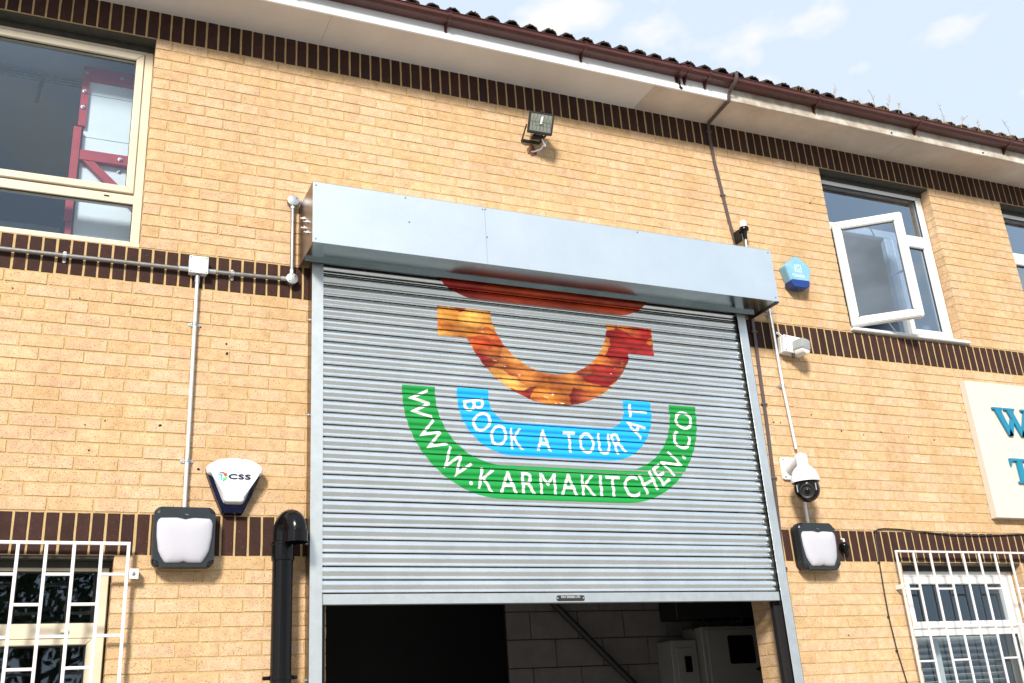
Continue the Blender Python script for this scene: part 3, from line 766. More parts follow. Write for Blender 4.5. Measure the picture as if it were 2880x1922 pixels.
o = fin(bm, 'handrail', 'blackmat', None, 40); o['label'] = 'sloping black pipe crossing the dark doorway'; o['category'] = 'pipe'

# things seen through the upper left window
t = thing('duct_panel', 'white panelled duct held in a red steel frame behind the upper left window', 'duct', (-1.05, .35, 1.5))
bm = nb(); box(bm, -1.213, -.745, .335, .62, 1.5, 3.110); fin(bm, 'panel', 'panel', t)
for z in (1.68, 1.98, 2.69, 3.01):
    bm = nb(); box(bm, -1.2145, -.7435, .3335, .345, z, z+.004); fin(bm, 'panel_joint', 'midgrey', t)
bm = nb(); box(bm, -1.248, -.736, .30, .36, 3.112, 3.205); fin(bm, 'top_rail', 'red', t)
bm = nb(); box(bm, -1.250, -1.206, .305, .375, 2.755, 3.111); box(bm, -1.272, -1.226, .285, .36, 2.06, 2.73); box(bm, -1.260, -1.223, .30, .38, 1.5, 2.06); fin(bm, 'upright', 'red', t)
bm = nb(); box(bm, -1.22, -.736, .285, .333, 2.500, 2.570); fin(bm, 'cross_rail', 'red', t)
bm = nb(); mt_ = Matrix.Translation((-1.2, .31, 2.53)) @ Matrix.Rotation(R(43), 4, 'Y'); box(bm, 0, .52, -.02, .022, -.024, .024, mtx=mt_); fin(bm, 'brace', 'red', t)
for x, z in ((-1.229, 3.155), (-1.01, 3.155), (-.82, 3.155), (-1.229, 3.01), (-1.229, 2.89), (-.98, 2.535), (-.98, 2.475), (-.82, 2.65), (-.84, 1.85)):
    bm = nb(); lathe(bm, (x, .30 if z > 3.1 else (.305 if x < -1.2 else (.285 if 2.5 < z < 2.6 else .335)), z), [(.015, 0), (.015, .006), (.009, .008), (.008, .016)], 'y', 8); fin(bm, 'bolt', 'zinc', t)
bm = nb()
for dz in (0, .026, .046): tube(bm, [(-2.6, .7, 3.30+dz), (-1.25, .7, 3.30+dz)], .009, 6)
tube(bm, [(-1.5, .7, 3.34), (-1.52, .7, 3.12)], .012, 6)
o = fin(bm, 'ceiling_pipes', 'steel', None, 40); o['label'] = 'thin metal pipes hung under the ceiling behind the upper left window'; o['category'] = 'pipe'
bm = nb(); box(bm, -2.4, -1.3, 1.6, 3.0, 2.55, 2.65); o = fin(bm, 'ceiling_beam', 'inside'); o['label'] = 'grey beam crossing the room behind the upper left window'; o['category'] = 'beam'
# bottles and papers on the upper right window board
t = thing('bottle', 'white topped bottle on the inner sill of the upper right window', 'bottle', (5.62, .24, 1.86))
bm = nb(); lathe(bm, (5.62, .24, 1.84), [(.035, 0), (.037, .01), (.037, .12), (.03, .14)], seg=14); fin(bm, 'body', 'paleblue', t, 40)
bm = nb(); lathe(bm, (5.62, .24, 1.98), [(.036, 0), (.036, .06), (.034, .063)], seg=14); fin(bm, 'cap', 'white', t, 40)
bm = nb(); box(bm, 4.78, 5.1, .2, .42, 1.87, 1.88, mtx=Matrix.Rotation(R(4), 4, 'Y') @ Matrix.Translation((.12, 0, .34)))
o = fin(bm, 'paper_pile', 'white'); o['label'] = 'loose papers lying on the window board under the open casement'; o['category'] = 'paper'
# blind behind the lower right window
t = thing('window_blind', 'pale horizontal slatted blind behind the barred lower right window', 'blind', (5.2, .3, -1.2))
for k in range(14):
    z = -.545-k*.047
    bm = nb(); box(bm, 4.64, 5.7, -.02, .02, -.0012, .0012, mtx=Matrix.Translation((0, .34, z)) @ Matrix.Rotation(R(-28), 4, 'X')); fin(bm, 'slat', 'blind', t)
bm = nb(); box(bm, 5.0, 5.055, .285, .292, -1.2, -.52); fin(bm, 'ladder_tape', 'blind', t)
bm = nb(); box(bm, 4.62, 5.72, .30, .36, -.535, -.50); fin(bm, 'head_rail', 'blind', t)

# ------------------------------------------------------------------ roller shutter
sh = thing('roller_shutter', 'galvanised roller shutter door with coloured vinyl lettering, half raised in the doorway', 'roller shutter', (1.82, 0, GZ))
BX0, BX1, BZ0, BZ1, BD = .105, 3.540, 1.797, 2.208, -.370
hs = part_empty('housing', sh)
bm = nb(); box(bm, BX0, 1.243, BD, BD+.0015, BZ0, BZ1); box(bm, BX0, 1.243, BD, BD+.03, BZ1-.0016, BZ1); fin(bm, 'front_panel', 'galv', hs)
bm = nb(); box(bm, 1.2442, BX1, BD, BD+.0015, BZ0, BZ1); box(bm, 1.2442, BX1, BD, BD+.03, BZ1-.0016, BZ1); fin(bm, 'front_panel', 'galv', hs)
bm = nb(); box(bm, BX0+.001, BX1-.001, BD+.002, -.006, BZ1-.0035, BZ1-.002); fin(bm, 'top_panel', 'galv', hs)
bm = nb(); box(bm, BX0+.002, BX1-.002, BD+.002, -.135, BZ0+.002, BZ0+.0035); box(bm, BX0+.01, BX1-.045, -.136, -.1345, BZ0-.018, BZ0+.003); fin(bm, 'bottom_panel', 'galv_under_shade', hs)
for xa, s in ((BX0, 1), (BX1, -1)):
    bm = nb(); box(bm, xa, xa+s*.003, BD+.0005, -.004, BZ0-.012, BZ1-.001); fin(bm, 'end_plate', 'galv_brick_tint', hs)
for y, z in ((-.15, 2.06), (-.245, 1.99), (-.17, 1.985), (-.25, 1.915)):
    bm = nb(); mt_ = Matrix.Rotation(R(-90), 4, 'Y')
    lathe(bm, (BX0-.001, y, z), [(.016, 0), (.016, .003), (.011, .003), (.011, .010), (.006, .010), (.006, .024)], 'z', 6, mt_); fin(bm, 'bolt', 'zinc', hs)
for x, z in ((.125, 2.185), (.125, 1.82), (.70, 2.19), (.72, 2.02), (1.25, 2.192), (1.25, 1.99), (3.515, 2.185), (3.515, 1.825), (1.23, 2.19), (2.4, 2.192)):
    bm = nb(); lathe(bm, (x, BD-.0015, z), [(.006, 0), (.005, .002), (.0015, .003)], 'y', 8); fin(bm, 'screw', 'steel', hs)
# shaft and dark cavity inside the box
bm = nb(); tube(bm, [(.15, -.18, 2.0), (3.5, -.18, 2.0)], .11, 16); fin(bm, 'barrel', 'dark_metal', sh, 40)
# guides: folded channel, face, outer web and a black backing for the shaded recess
for x0, x1, s in ((.172, .243, 1), (3.362, 3.433, -1)):
    gd = part_empty('guide_rail', sh); zt, zb = BZ0-.004, GZ
    xo = x0 if s > 0 else x1; xi = x1 if s > 0 else x0
    bm = nb(); box(bm, x0, x1, -.100, -.096, zb, zt, .0008); fin(bm, 'face', 'galv_rough', gd)
    bm = nb(); box(bm, min(xo, xo+s*.004), max(xo, xo+s*.004), -.0955, -.003, zb, zt); fin(bm, 'web', 'galv_brick_tint', gd)
    bm = nb(); box(bm, min(xo+s*.006, xi+s*.03), max(xo+s*.006, xi+s*.03), -.040, -.003, zb, zt); fin(bm, 'shade_backing', 'blackmat', gd)  # black strip paints the shade between slat ends and guide
    if s > 0:
        for z in (1.424, .82, .066, -.66):
            bm = nb(); lathe(bm, (xo-.001, -.05, z), [(.010, 0), (.010, .004), (.006, .004), (.006, .014)], 'z', 6, Matrix.Rotation(R(-90), 4, 'Y')); fin(bm, 'bolt', 'zinc', gd)
    else:
        bm = nb(); box(bm, x1+.001, x1+.010, -.090, -.004, zb, zt); fin(bm, 'rubber_edge', 'blackmat', gd)
# curtain
cu = part_empty('curtain', sh)
ZB, PIT, YB = -.212, .075, -.064
PROF = [(.050, 3.5), (.062, 6.0), (.090, 7.6), (.135, 8.0), (.165, 7.0), (.20, 4.9), (.24, 3.7), (.30, 3.2), (.355, 3.5), (.40, 4.8), (.44, 6.9), (.48, 9.2), (.52, 10.8), (.58, 11.9), (.64, 12.1), (.70, 11.6), (.76, 10.6), (.82, 9.0), (.88, 6.9), (.93, 4.6), (.97, 2.2), (.985, .5)]
def yprof(z):
    t = ((z-ZB)/PIT) % 1.0
    for (a, p), (b, q) in zip(PROF[:-1], PROF[1:]):
        if a <= t <= b: return YB-(p+(q-p)*(t-a)/(b-a))*.001
    return YB
bm = nb(); A = [bm.verts.new((.222, YB-o_*.001, t_*PIT)) for t_, o_ in PROF]; B = [bm.verts.new((3.366, YB-o_*.001, t_*PIT)) for t_, o_ in PROF]
for i in range(len(PROF)-1): bm.faces.new((A[i], B[i], B[i+1], A[i+1]))
# returns at the top and bottom edge hook back to the neighbouring slat
for src, dz in ((0, .006), (len(PROF)-1, -.004)):
    va, vb = A[src], B[src]; wa = bm.verts.new(va.co+Vector((0, .010, dz))); wb = bm.verts.new(vb.co+Vector((0, .010, dz))); bm.faces.new((va, vb, wb, wa))
bmesh.ops.recalc_face_normals(bm, faces=bm.faces[:])
sme = bpy.data.meshes.new('slat'); bm.to_mesh(sme); bm.free(); sme.materials.append(M_['slat'])
for p in sme.polygons: p.use_smooth = len(p.vertices) == 4
sme.set_sharp_from_angle(angle=R(62))
for k in range(28):
    o = bpy.data.objects.new('slat', sme); COL.objects.link(o); o.parent = cu
    o.matrix_parent_inverse = parent_world(cu).inverted(); o.location = (0, rnd.uniform(-.0007, .0005), ZB+k*PIT); o.rotation_euler = (0, rnd.uniform(-.0003, .0003), 0)
bb = part_empty('bottom_bar', sh)
bm = nb(); box(bm, .247, 3.359, -.084, -.079, ZB-.060, ZB-.003, .0015); box(bm, .247, 3.359, -.079, -.035, ZB-.060, ZB-.055, .001); fin(bm, 'angle', 'galv_rough', bb)
bm = nb(); prism(bm, rrect(1.692, 1.884, ZB-.052, ZB-.018, .012), -.0862, -.0842); fin(bm, 'name_plate', 'plate', bb)
bm = nb(); text_line(bm, 'FOX DOORS LTD', 1.724, 1.852, ZB-.034, .0125, -.0868); fin(bm, 'plate_lettering', 'vwhite', bb)
for x in (1.70, 1.876):
    bm = nb(); lathe(bm, (x, -.086, ZB-.035), [(.006, 0), (.004, .002)], 'y', 8); fin(bm, 'rivet', 'zinc', bb)
# vinyl graphics laid over the slats
KNOTS = []
z = ZB
while z < 1.9:
    for t_, o_ in PROF: KNOTS.append(z+t_*PIT)
    z += PIT
def drape(bm, name, m, lift, z_lo, z_hi):
    for zk in KNOTS:
        if z_lo < zk < z_hi:
            bmesh.ops.bisect_plane(bm, geom=bm.verts[:]+bm.edges[:]+bm.faces[:], plane_co=(0, 0, zk), plane_no=(0, 0, 1))
    kill = []
    for f in bm.faces:
        t_ = ((f.calc_center_median().z-ZB)/PIT) % 1.0
        if t_ < .053 or t_ > .982: kill.append(f)
    bmesh.ops.delete(bm, geom=kill, context='FACES')
    for v in bm.verts:
        v.co.y = yprof(v.co.z)-lift
    me = bpy.data.meshes.new(name)
    for f in bm.faces:
        f.normal_update()
        if f.normal.y > 0: f.normal_flip()
    bm.to_mesh(me); bm.free()
    for p in me.polygons: p.use_smooth = True
    return mesh_obj(name, me, m, cu)
def arc(cx, cz, r, a0, a1, n):
    return [(cx+r*math.cos(R(a0+(a1-a0)*k/n)), cz+r*math.sin(R(a0+(a1-a0)*k/n))) for k in range(n+1)]
def ngon(bm, strips):
    """quad strip between two equal-length outlines"""
    A, B = strips; va = [bm.verts.new((x, 0, z)) for x, z in A]; vb = [bm.verts.new((x, 0, z)) for x, z in B]
    for i in range(len(A)-1): bm.faces.new((va[i], va[i+1], vb[i+1], vb[i]))
XC = 1.821
def uband(half, top, zbot, ro, wd):
    xl, xr = XC-half, XC+half; cz = zbot+ro
    O = [(xl, top)]+arc(xl+ro, cz, ro, 180, 270, 18)+arc(xr-ro, cz, ro, 270, 360, 18)+[(xr, top)]
    I = [(xl+wd, top)]+arc(xl+ro, cz, ro-wd, 180, 270, 18)+arc(xr-ro, cz, ro-wd, 270, 360, 18)+[(xr-wd, top)]
    return O, I
def upath(half, top, zbot, ro, wd):
    rc = ro-wd/2; xl = XC-half+wd/2; cz = zbot+ro; xr = XC+half-wd/2; Lh = (xr-rc)-(xl+rc); La = rc*math.pi/2; Lv = top-cz
    tot = 2*Lv+2*La+Lh
    def at(s):
        if s < Lv: return Vector((xl, 0, top-s)), -math.pi/2
        s -= Lv
        if s < La:
            a = math.pi+s/rc; return Vector((xl+rc+rc*math.cos(a), 0, cz+rc*math.sin(a))), a+math.pi/2-2*math.pi
        s -= La
        if s < Lh: return Vector((xl+rc+s, 0, cz-rc)), 0.0
        s -= Lh
        if s < La:
            a = 1.5*math.pi+s/rc; return Vector((xr-rc+rc*math.cos(a), 0, cz+rc*math.sin(a))), a+math.pi/2-2*math.pi
        s -= La
        return Vector((xr, 0, cz+s)), math.pi/2
    return at, tot
def path_text(s, at, s0, s1, cap, z_lo, space=.42, gap=.14):
    k = cap/CAP; pos = []; p = 0
    for ch in s:
        if ch == ' ': p += space; continue
        _, _, a, b = glyph(ch); pos.append((ch, p+(b-a)/2, (a+b)/2)); p += (b-a)+gap
    f0, f1 = pos[0][1], pos[-1][1]; q = (s1-s0)/(f1-f0)
    for ch, c_, mid in pos:
        bm = nb()
        o_, ang = at(s0+(c_-f0)*q); dx = Vector((math.cos(ang), 0, math.sin(ang))); dz = Vector((-math.sin(ang), 0, math.cos(ang)))
        vs_, fs, a, b = glyph(ch); wx = min(k, q*.97)
        vv = [bm.verts.new(o_+dx*((v.x-mid)*wx)+dz*((v.y-CAP/2)*k)) for v in vs_]
        for f in fs:
            try: bm.faces.new([vv[i] for i in f])
            except ValueError: pass
        bmesh.ops.triangulate(bm, faces=bm.faces[:]); drape(bm, 'vinyl_letter', 'vwhite', .0016, z_lo, 1.1)
G = (1.0745, 1.045, .350, .65, .216); Bl = (.711, 1.056, .632, .36, .216)
bm = nb(); ngon(bm, uband(*G)); drape(bm, 'vinyl_band', 'green', .0009, .3, 1.1)
bm = nb(); ngon(bm, uband(*Bl)); drape(bm, 'vinyl_band', 'blue', .0009, .6, 1.1)
at_, tot = upath(*G); path_text('WWW.KARMAKITCHEN.CO', at_, .118, tot-.105, .137, .3)
at_, tot = upath(*Bl); path_text('BOOK A TOUR AT', at_, .110, tot-.075, .140, .5)
# food photograph shape: an arch with two side tabs, and the piece under the box
bm = nb(); fx, fz, ri, ro = 1.812, 1.640, .443, .655
a0 = math.degrees(math.asin((1.397-fz)/ro))
O = [(1.200, 1.397)]+arc(fx, fz, ro, 180-a0, 360+a0, 40)[1:-1]+[(2.402, 1.397)]
I = arc(fx, fz, ri, 180+2, 360-2, 40); I[0] = (1.380, 1.607); I[-1] = (2.238, 1.607)
ngon(bm, (O, I))
for pts in ([(.998, 1.397), (1.2, 1.397), (1.380, 1.607), (1.0, 1.607)], [(2.402, 1.397), (2.610, 1.397), (2.615, 1.607), (2.238, 1.607)]):
    bm.faces.new([bm.verts.new((x, 0, z)) for x, z in pts])
drape(bm, 'food_picture', 'food', .0009, .95, 1.7)
bm = nb(); O = arc(1.26, 1.99, .305, 200, 270, 12)+arc(2.36, 1.99, .305, 270, 340, 12)
bm.faces.new([bm.verts.new((x, 0, z)) for x, z in O]); drape(bm, 'food_picture', 'redfood', .0009, 1.6, 1.9)

# ------------------------------------------------------------------ conduits on the left
def saddle(parent, p, axis):
    bm = nb(); x, z = p; w_ = .036; h_ = .010
    if axis == 'h': pts = rrect(x-h_, x+h_, z-w_, z+w_, h_*.95, 4)
    else: pts = rrect(x-w_, x+w_, z-h_, z+h_, h_*.95, 4)
    prism(bm, pts, -.005, -.0015)
    d = Vector((1, 0, 0)) if axis == 'h' else Vector((0, 0, 1)); c_ = Vector((x, -.0265, z))
    tube(bm, [c_-d*.010, c_+d*.010], .0148, 12)
    for s in (-1, 1):
        q = (x, z+s*.026) if axis == 'h' else (x+s*.026, z)
        lathe(bm, (q[0], -.005, q[1]), [(.005, 0), (.004, .002), (.002, .003)], 'y', 8)
    return fin(bm, 'saddle_clip', 'zinc', parent, 35)
def sleeve(parent, p0, p1, r=.0155):
    bm = nb(); tube(bm, [p0, p1], r, 12); return fin(bm, 'coupler', 'zinc', parent, 40)
CY_ = -.0265
t = thing('metal_conduit', 'grey steel conduit running level across the dark brick band under the left window', 'conduit', (-1.2, 0, 1.68))
bm = nb(); tube(bm, [(-2.6, CY_, 1.680), (-.56, CY_, 1.683)], .0125, 12); tube(bm, [(-.45, CY_, 1.684), (.03, CY_, 1.692)], .0125, 12); fin(bm, 'pipe', 'steel', t, 40)
sleeve(t, (-.615, CY_, 1.683), (-.558, CY_, 1.683)); sleeve(t, (-.452, CY_, 1.684), (-.40, CY_, 1.685)); sleeve(t, (-.005, CY_, 1.692), (.03, CY_, 1.692))
saddle(t, (-1.243, 1.682), 'h'); saddle(t, (-.299, 1.687), 'h')
t = thing('junction_box', 'square white painted junction box joining the steel conduits', 'junction box', (-.504, 0, 1.71))
bm = nb(); box(bm, -.557, -.451, -.055, -.002, 1.655, 1.76, .004); fin(bm, 'body', 'greypaint', t)
bm = nb(); box(bm, -.560, -.448, -.059, -.0552, 1.652, 1.763, .0015); fin(bm, 'lid', 'greypaint', t)
for dx in (-.045, .045):
    for dz in (-.045, .045):
        bm = nb(); lathe(bm, (-.504+dx, -.059, 1.7075+dz), [(.0055, 0), (.0045, .002), (.001, .0022)], 'y', 8); fin(bm, 'screw', 'steel', t)
t = thing('metal_conduit', 'grey steel conduit dropping from the junction box to the left floodlight', 'conduit', (-.506, 0, .26))
bm = nb(); tube(bm, [(-.504, CY_, 1.653), (-.507, CY_, .235)], .0112, 12); fin(bm, 'pipe', 'bright', t, 40)
sleeve(t, (-.504, CY_, 1.653), (-.504, CY_, 1.60)); saddle(t, (-.505, 1.339), 'v'); saddle(t, (-.507, .521), 'v')
def round_box(x, z, label):
    t = thing('conduit_box', label, 'conduit box', (x, 0, z))
    bm = nb(); lathe(bm, (x, -.002, z), [(.033, 0), (.033, .040)], 'y', 20); fin(bm, 'body', 'steel', t, 40)
    bm = nb(); lathe(bm, (x, -.0425, z), [(.036, 0), (.036, .004), (.033, .0055)], 'y', 20); fin(bm, 'lid', 'zinc', t, 40)
    for s in (-1, 1):
        bm = nb(); lathe(bm, (x+s*.019, -.048, z+s*.016), [(.004, 0), (.0035, .0012)], 'y', 8); fin(bm, 'screw', 'blackmat', t)
round_box(.061, 1.692, 'round steel conduit box at the lower left corner of the shutter housing')
round_box(.061, 2.238, 'round steel conduit box at the upper left corner of the shutter housing')
t = thing('metal_conduit', 'short upright steel conduit between the two round boxes beside the shutter housing', 'conduit', (.061, 0, 1.7))
bm = nb(); tube(bm, [(.061, CY_, 1.72), (.061, CY_, 2.21)], .0125, 12); tube(bm, [(.090, CY_, 2.238), (.118, CY_, 2.238)], .0125, 12); fin(bm, 'pipe', 'steel', t, 40)
sleeve(t, (.061, CY_, 1.722), (.061, CY_, 1.755)); sleeve(t, (.061, CY_, 2.185), (.061, CY_, 2.212))

# ------------------------------------------------------------------ square floodlights
def flood(x, z, label):
    t = thing('square_floodlight', label, 'floodlight', (x, 0, z), 'square wall floodlights')
    hw = .160
    bm = nb(); prism(bm, rrect(x-hw+.012, x+hw-.012, z-hw+.012, z+hw-.010, .035, 5), -.045, -.003); fin(bm, 'back_box', 'blackmat', t, 30)
    bm = nb(); prism(bm, rrect(x-hw, x+hw, z-hw, z+hw, .038, 6), -.105, -.045, .022, 3, scale_front=.99); fin(bm, 'body', 'slate', t, 40)
    # lens: notched outline, domed
    O = []
    for k in range(13): s = k/12; O.append((-.128+.256*s, .098-.010*math.exp(-((s-.5)/.10)**2)+.004*math.sin(math.pi*s)))
    O += [(.139, .088), (.146, .07), (.144, .0), (.132, -.075), (.118, -.105), (.100, -.132)]
    for k in range(9): s = k/8; O.append((.09-.18*s, -.140+.008*math.exp(-((s-.5)/.09)**2)))
    O += [(-.100, -.132), (-.118, -.105), (-.132, -.075), (-.144, .0), (-.146, .07), (-.139, .088)]
    bm = nb(); ctr = Vector((x, 0, z-.02))
    rings = []
    for sc2, yy in ((1.0, -.100), (.985, -.112), (.93, -.120), (.80, -.127), (.5, -.132), (.2, -.133)):
        rings.append([bm.verts.new((x+px*sc2, yy, z-.02*(1-sc2)+pz*sc2)) for px, pz in O])
    for A_, B_ in zip(rings[:-1], rings[1:]):
        for i in range(len(O)): bm.faces.new((A_[i], A_[(i+1) % len(O)], B_[(i+1) % len(O)], B_[i]))
    bm.faces.new(rings[-1]); fin(bm, 'lens', 'lens', t, 50)
    bm = nb(); prism(bm, circle(x+.005, z+.118, .014, 18), -.1068, -.104); prism(bm, circle(x+.005, z+.118, .0115, 18), -.1072, -.1065); fin(bm, 'emblem', 'slate', t)
    bm = nb(); text_line(bm, 'ring', x-.004, x+.014, z+.1155, .006, -.1078); fin(bm, 'emblem_mark', 'midgrey', t)
    return t
flood(-.508, .085, 'square dark grey floodlight with white lens beside the white shield alarm')
flood(3.752, .090, 'square dark grey floodlight with white lens under the dome camera')

# ------------------------------------------------------------------ white shield alarm
t = thing('alarm_box', 'white shield shaped alarm box with navy lower lens and printed logo', 'alarm box', (-.248, 0, .37))
out_p = [(-.333, .527), (-.250, .533), (-.163, .527), (-.118, .505), (-.095, .484), (-.098, .446), (-.145, .330), (-.194, .224), (-.305, .224), (-.355, .335), (-.398, .446), (-.402, .484), (-.378, .506)]
bm = nb(); prism(bm, out_p, -.052, -.002, .008, 2, scale_front=.98); fin(bm, 'lens_body', 'navy', t, 40)
cov = [(-.333, .529), (-.250, .535), (-.163, .529), (-.118, .506), (-.091, .484), (-.094, .446), (-.133, .428), (-.190, .292), (-.203, .276), (-.296, .276), (-.309, .292), (-.366, .428), (-.402, .446), (-.405, .484), (-.378, .507)]
bm = nb(); prism(bm, cov, -.088, -.051, .012, 3, scale_front=.95); fin(bm, 'cover', 'white', t, 45)
bm = nb(); text_line(bm, 'CSS', -.286, -.166, .411, .026, -.0897, gap=.10, bold=.0022); fin(bm, 'lettering', 'navyprint', t)
bm = nb(); text_line(bm, 'CONNECT SAFE SECURE', -.284, -.165, .394, .006, -.0895); fin(bm, 'small_lettering', 'midgrey', t)
for m_, pts in (('redprint', [(-.343, .445), (-.318, .448), (-.292, .439), (-.303, .425), (-.308, .424), (-.316, .436)]), ('cyanprint', [(-.344, .441), (-.320, .434), (-.322, .398), (-.336, .412), (-.342, .426)]), ('greenprint', [(-.319, .395), (-.317, .412), (-.292, .434), (-.294, .418), (-.303, .402)])):
    bm = nb(); bm.faces.new([bm.verts.new((x, -.0895, z)) for x, z in pts]); fin(bm, 'emblem', m_, t)
bm = nb()
for pts in ([(-.333, .441), (-.305, .438), (-.305, .4368), (-.333, .4395)], [(-.338, .430), (-.333, .430), (-.328, .408), (-.330, .408)], [(-.315, .404), (-.314, .407), (-.298, .424), (-.297, .421)]):
    bm.faces.new([bm.verts.new((x, -.0899, z)) for x, z in pts])
fin(bm, 'emblem_lines', 'white', t)

# ------------------------------------------------------------------ black vent pipe
t = thing('vent_pipe', 'glossy black soil vent pipe with a turned down swan neck beside the shutter', 'pipe', (.022, 0, GZ))
px, py, pr = .022, -.095, .056
bm = nb(); tube(bm, [(px, py, GZ), (px, py, .05)], pr, 28); fin(bm, 'pipe', 'black', t, 40)
bm = nb(); lathe(bm, (px, py, -.02), [(pr+.001, -.02), (pr+.005, -.018), (pr+.007, 0), (pr+.007, .065), (pr+.010, .068), (pr+.010, .080), (pr+.004, .084), (pr+.001, .086)], seg=28); fin(bm, 'socket', 'black', t, 40)
dirv = Vector((.046, -.118, 0)); Ld = dirv.length; dn = dirv.normalized()
pts = [Vector((px, py, .05))]
for k in range(15):
    a = math.pi*k/14; pts.append(Vector((px, py, .112))+dn*(Ld/2*(1-math.cos(a)))*1.0+Vector((0, 0, Ld/2*1.05*math.sin(a))))
pts.append(pts[-1]+Vector((0, 0, -.035)))
bm = nb(); tube(bm, pts, [pr]*len(pts), 28, caps=False); fin(bm, 'swan_neck', 'black', t, 40)
e = pts[-1]
bm = nb(); rings = []
for r_, dz in ((pr+.001, .03), (pr+.006, .028), (pr+.006, -.024), (pr+.008, -.026), (pr+.008, -.034), (pr+.003, -.034), (pr, .02)):
    rings.append([bm.verts.new((e.x+r_*math.cos(2*math.pi*k/28), e.y+r_*math.sin(2*math.pi*k/28), e.z+dz)) for k in range(28)])
for A_, B_ in zip(rings[:-1], rings[1:]):
    for k in range(28): bm.faces.new((A_[k], A_[(k+1) % 28], B_[(k+1) % 28], B_[k]))
fin(bm, 'mouth_socket', 'black', t, 40)
bm = nb(); lathe(bm, (px, py, -.645), [(pr+.004, -.012), (pr+.006, -.012), (pr+.006, .012), (pr+.004, .012)], seg=28)
for s in (-1, 1):
    box(bm, px+s*(pr+.002), px+s*(pr+.036), py+.01, py+.03, -.655, -.635, .004); lathe(bm, (px+s*(pr+.022), py+.01, -.645), [(.009, 0), (.009, .005), (.004, .006)], 'y', 10)
fin(bm, 'pipe_clip', 'black', t, 40)

# ------------------------------------------------------------------ halogen floodlight under the eaves
t = thing('halogen_floodlight', 'small black halogen floodlight with wire guard mounted under the eaves', 'floodlight', (1.80, 0, 3.03))
mt = Matrix.Translation((1.822, -.165, 3.085)) @ Matrix.Rotation(R(-14), 4, 'Z') @ Matrix.Rotation(R(20), 4, 'X') @ Matrix.Rotation(R(7), 4, 'Y')
bm = nb()
pts = rrect(-.092, .092, -.078, .078, .008, 3); prism(bm, pts, -.028, .0, .004, 1, mt)
a_, b_ = prism(bm, rrect(-.085, .085, -.07, .07, .01, 3), 0.0005, .10, 0, 1, mt)
for v in b_:
    q = mt.inverted() @ v.co; q.x *= .75; q.z *= .5; v.co = mt @ q
fin(bm, 'housing', 'blackmat', t, 30)
bm = nb(); box(bm, -.078, .078, -.0285, -.024, -.062, .062, mtx=mt); fin(bm, 'reflector', 'reflector', t)
bm = nb(); box(bm, -.080, .080, -.034, -.031, -.064, .064, mtx=mt); fin(bm, 'glass', 'clear', t)
bm = nb(); tube(bm, [mt @ Vector((0, -.030, -.01)), mt @ Vector((0.005, -.030, .045))], .010, 8); fin(bm, 'bulb', 'white', t, 40)
bm = nb()
for k in range(6):
    x = -.066+k*.0264; tube(bm, [mt @ Vector((x+.006*math.sin(q*1.1), -.046, -.064+.128*q/8)) for q in range(9)], .0014, 5)
tube(bm, [mt @ Vector((-.078, -.048, 0)), mt @ Vector((.078, -.048, 0))], .0014, 5); fin(bm, 'wire_guard', 'blackmat', t, 40)
bm = nb(); box(bm, -.045, .04, -.005, .06, -.105, -.078, .008, mt); fin(bm, 'terminal_box', 'black', t)
bm = nb(); box(bm, -.012, .012, -.03, -.01, .078, .092, .003, mt); fin(bm, 'latch', 'blackmat', t)
bm = nb()
BZ_ = 3.02
box(bm, 1.735, 1.882, -.030, -.004, BZ_-.006, BZ_+.006, .001)
for s, xx in ((-1, 1.738), (1, 1.879)):
    p1 = mt @ Vector((s*.094, .03, -.01)); d = p1-Vector((xx, -.017, BZ_))
    m4 = Matrix.Translation((xx, -.017, BZ_)) @ d.to_track_quat('Z', 'Y').to_matrix().to_4x4(); box(bm, -.0025, .0025, -.009, .009, 0, d.length, mtx=m4)
fin(bm, 'bracket', 'dark_metal', t)
bm = nb(); e0 = mt @ Vector((.03, .02, -.1)); tube(bm, [e0, e0+Vector((.03, .02, -.045)), Vector((1.895, -.10, 2.99)), Vector((1.87, -.05, 2.95)), Vector((1.835, -.02, 2.942)), Vector((1.815, .0, 2.945))], .0062, 8); fin(bm, 'lead', 'white', t, 60)
bm = nb(); pts = [(1.82+.036*(1+.35*rnd.uniform(-1, 1))*math.cos(a), 2.955+.045*(1+.3*rnd.uniform(-1, 1))*math.sin(a)) for a in [k*math.pi/9 for k in range(18)]]
prism(bm, pts, -.006, .003, .003, 1); o = fin(bm, 'sealant_patch', 'stain', wall)

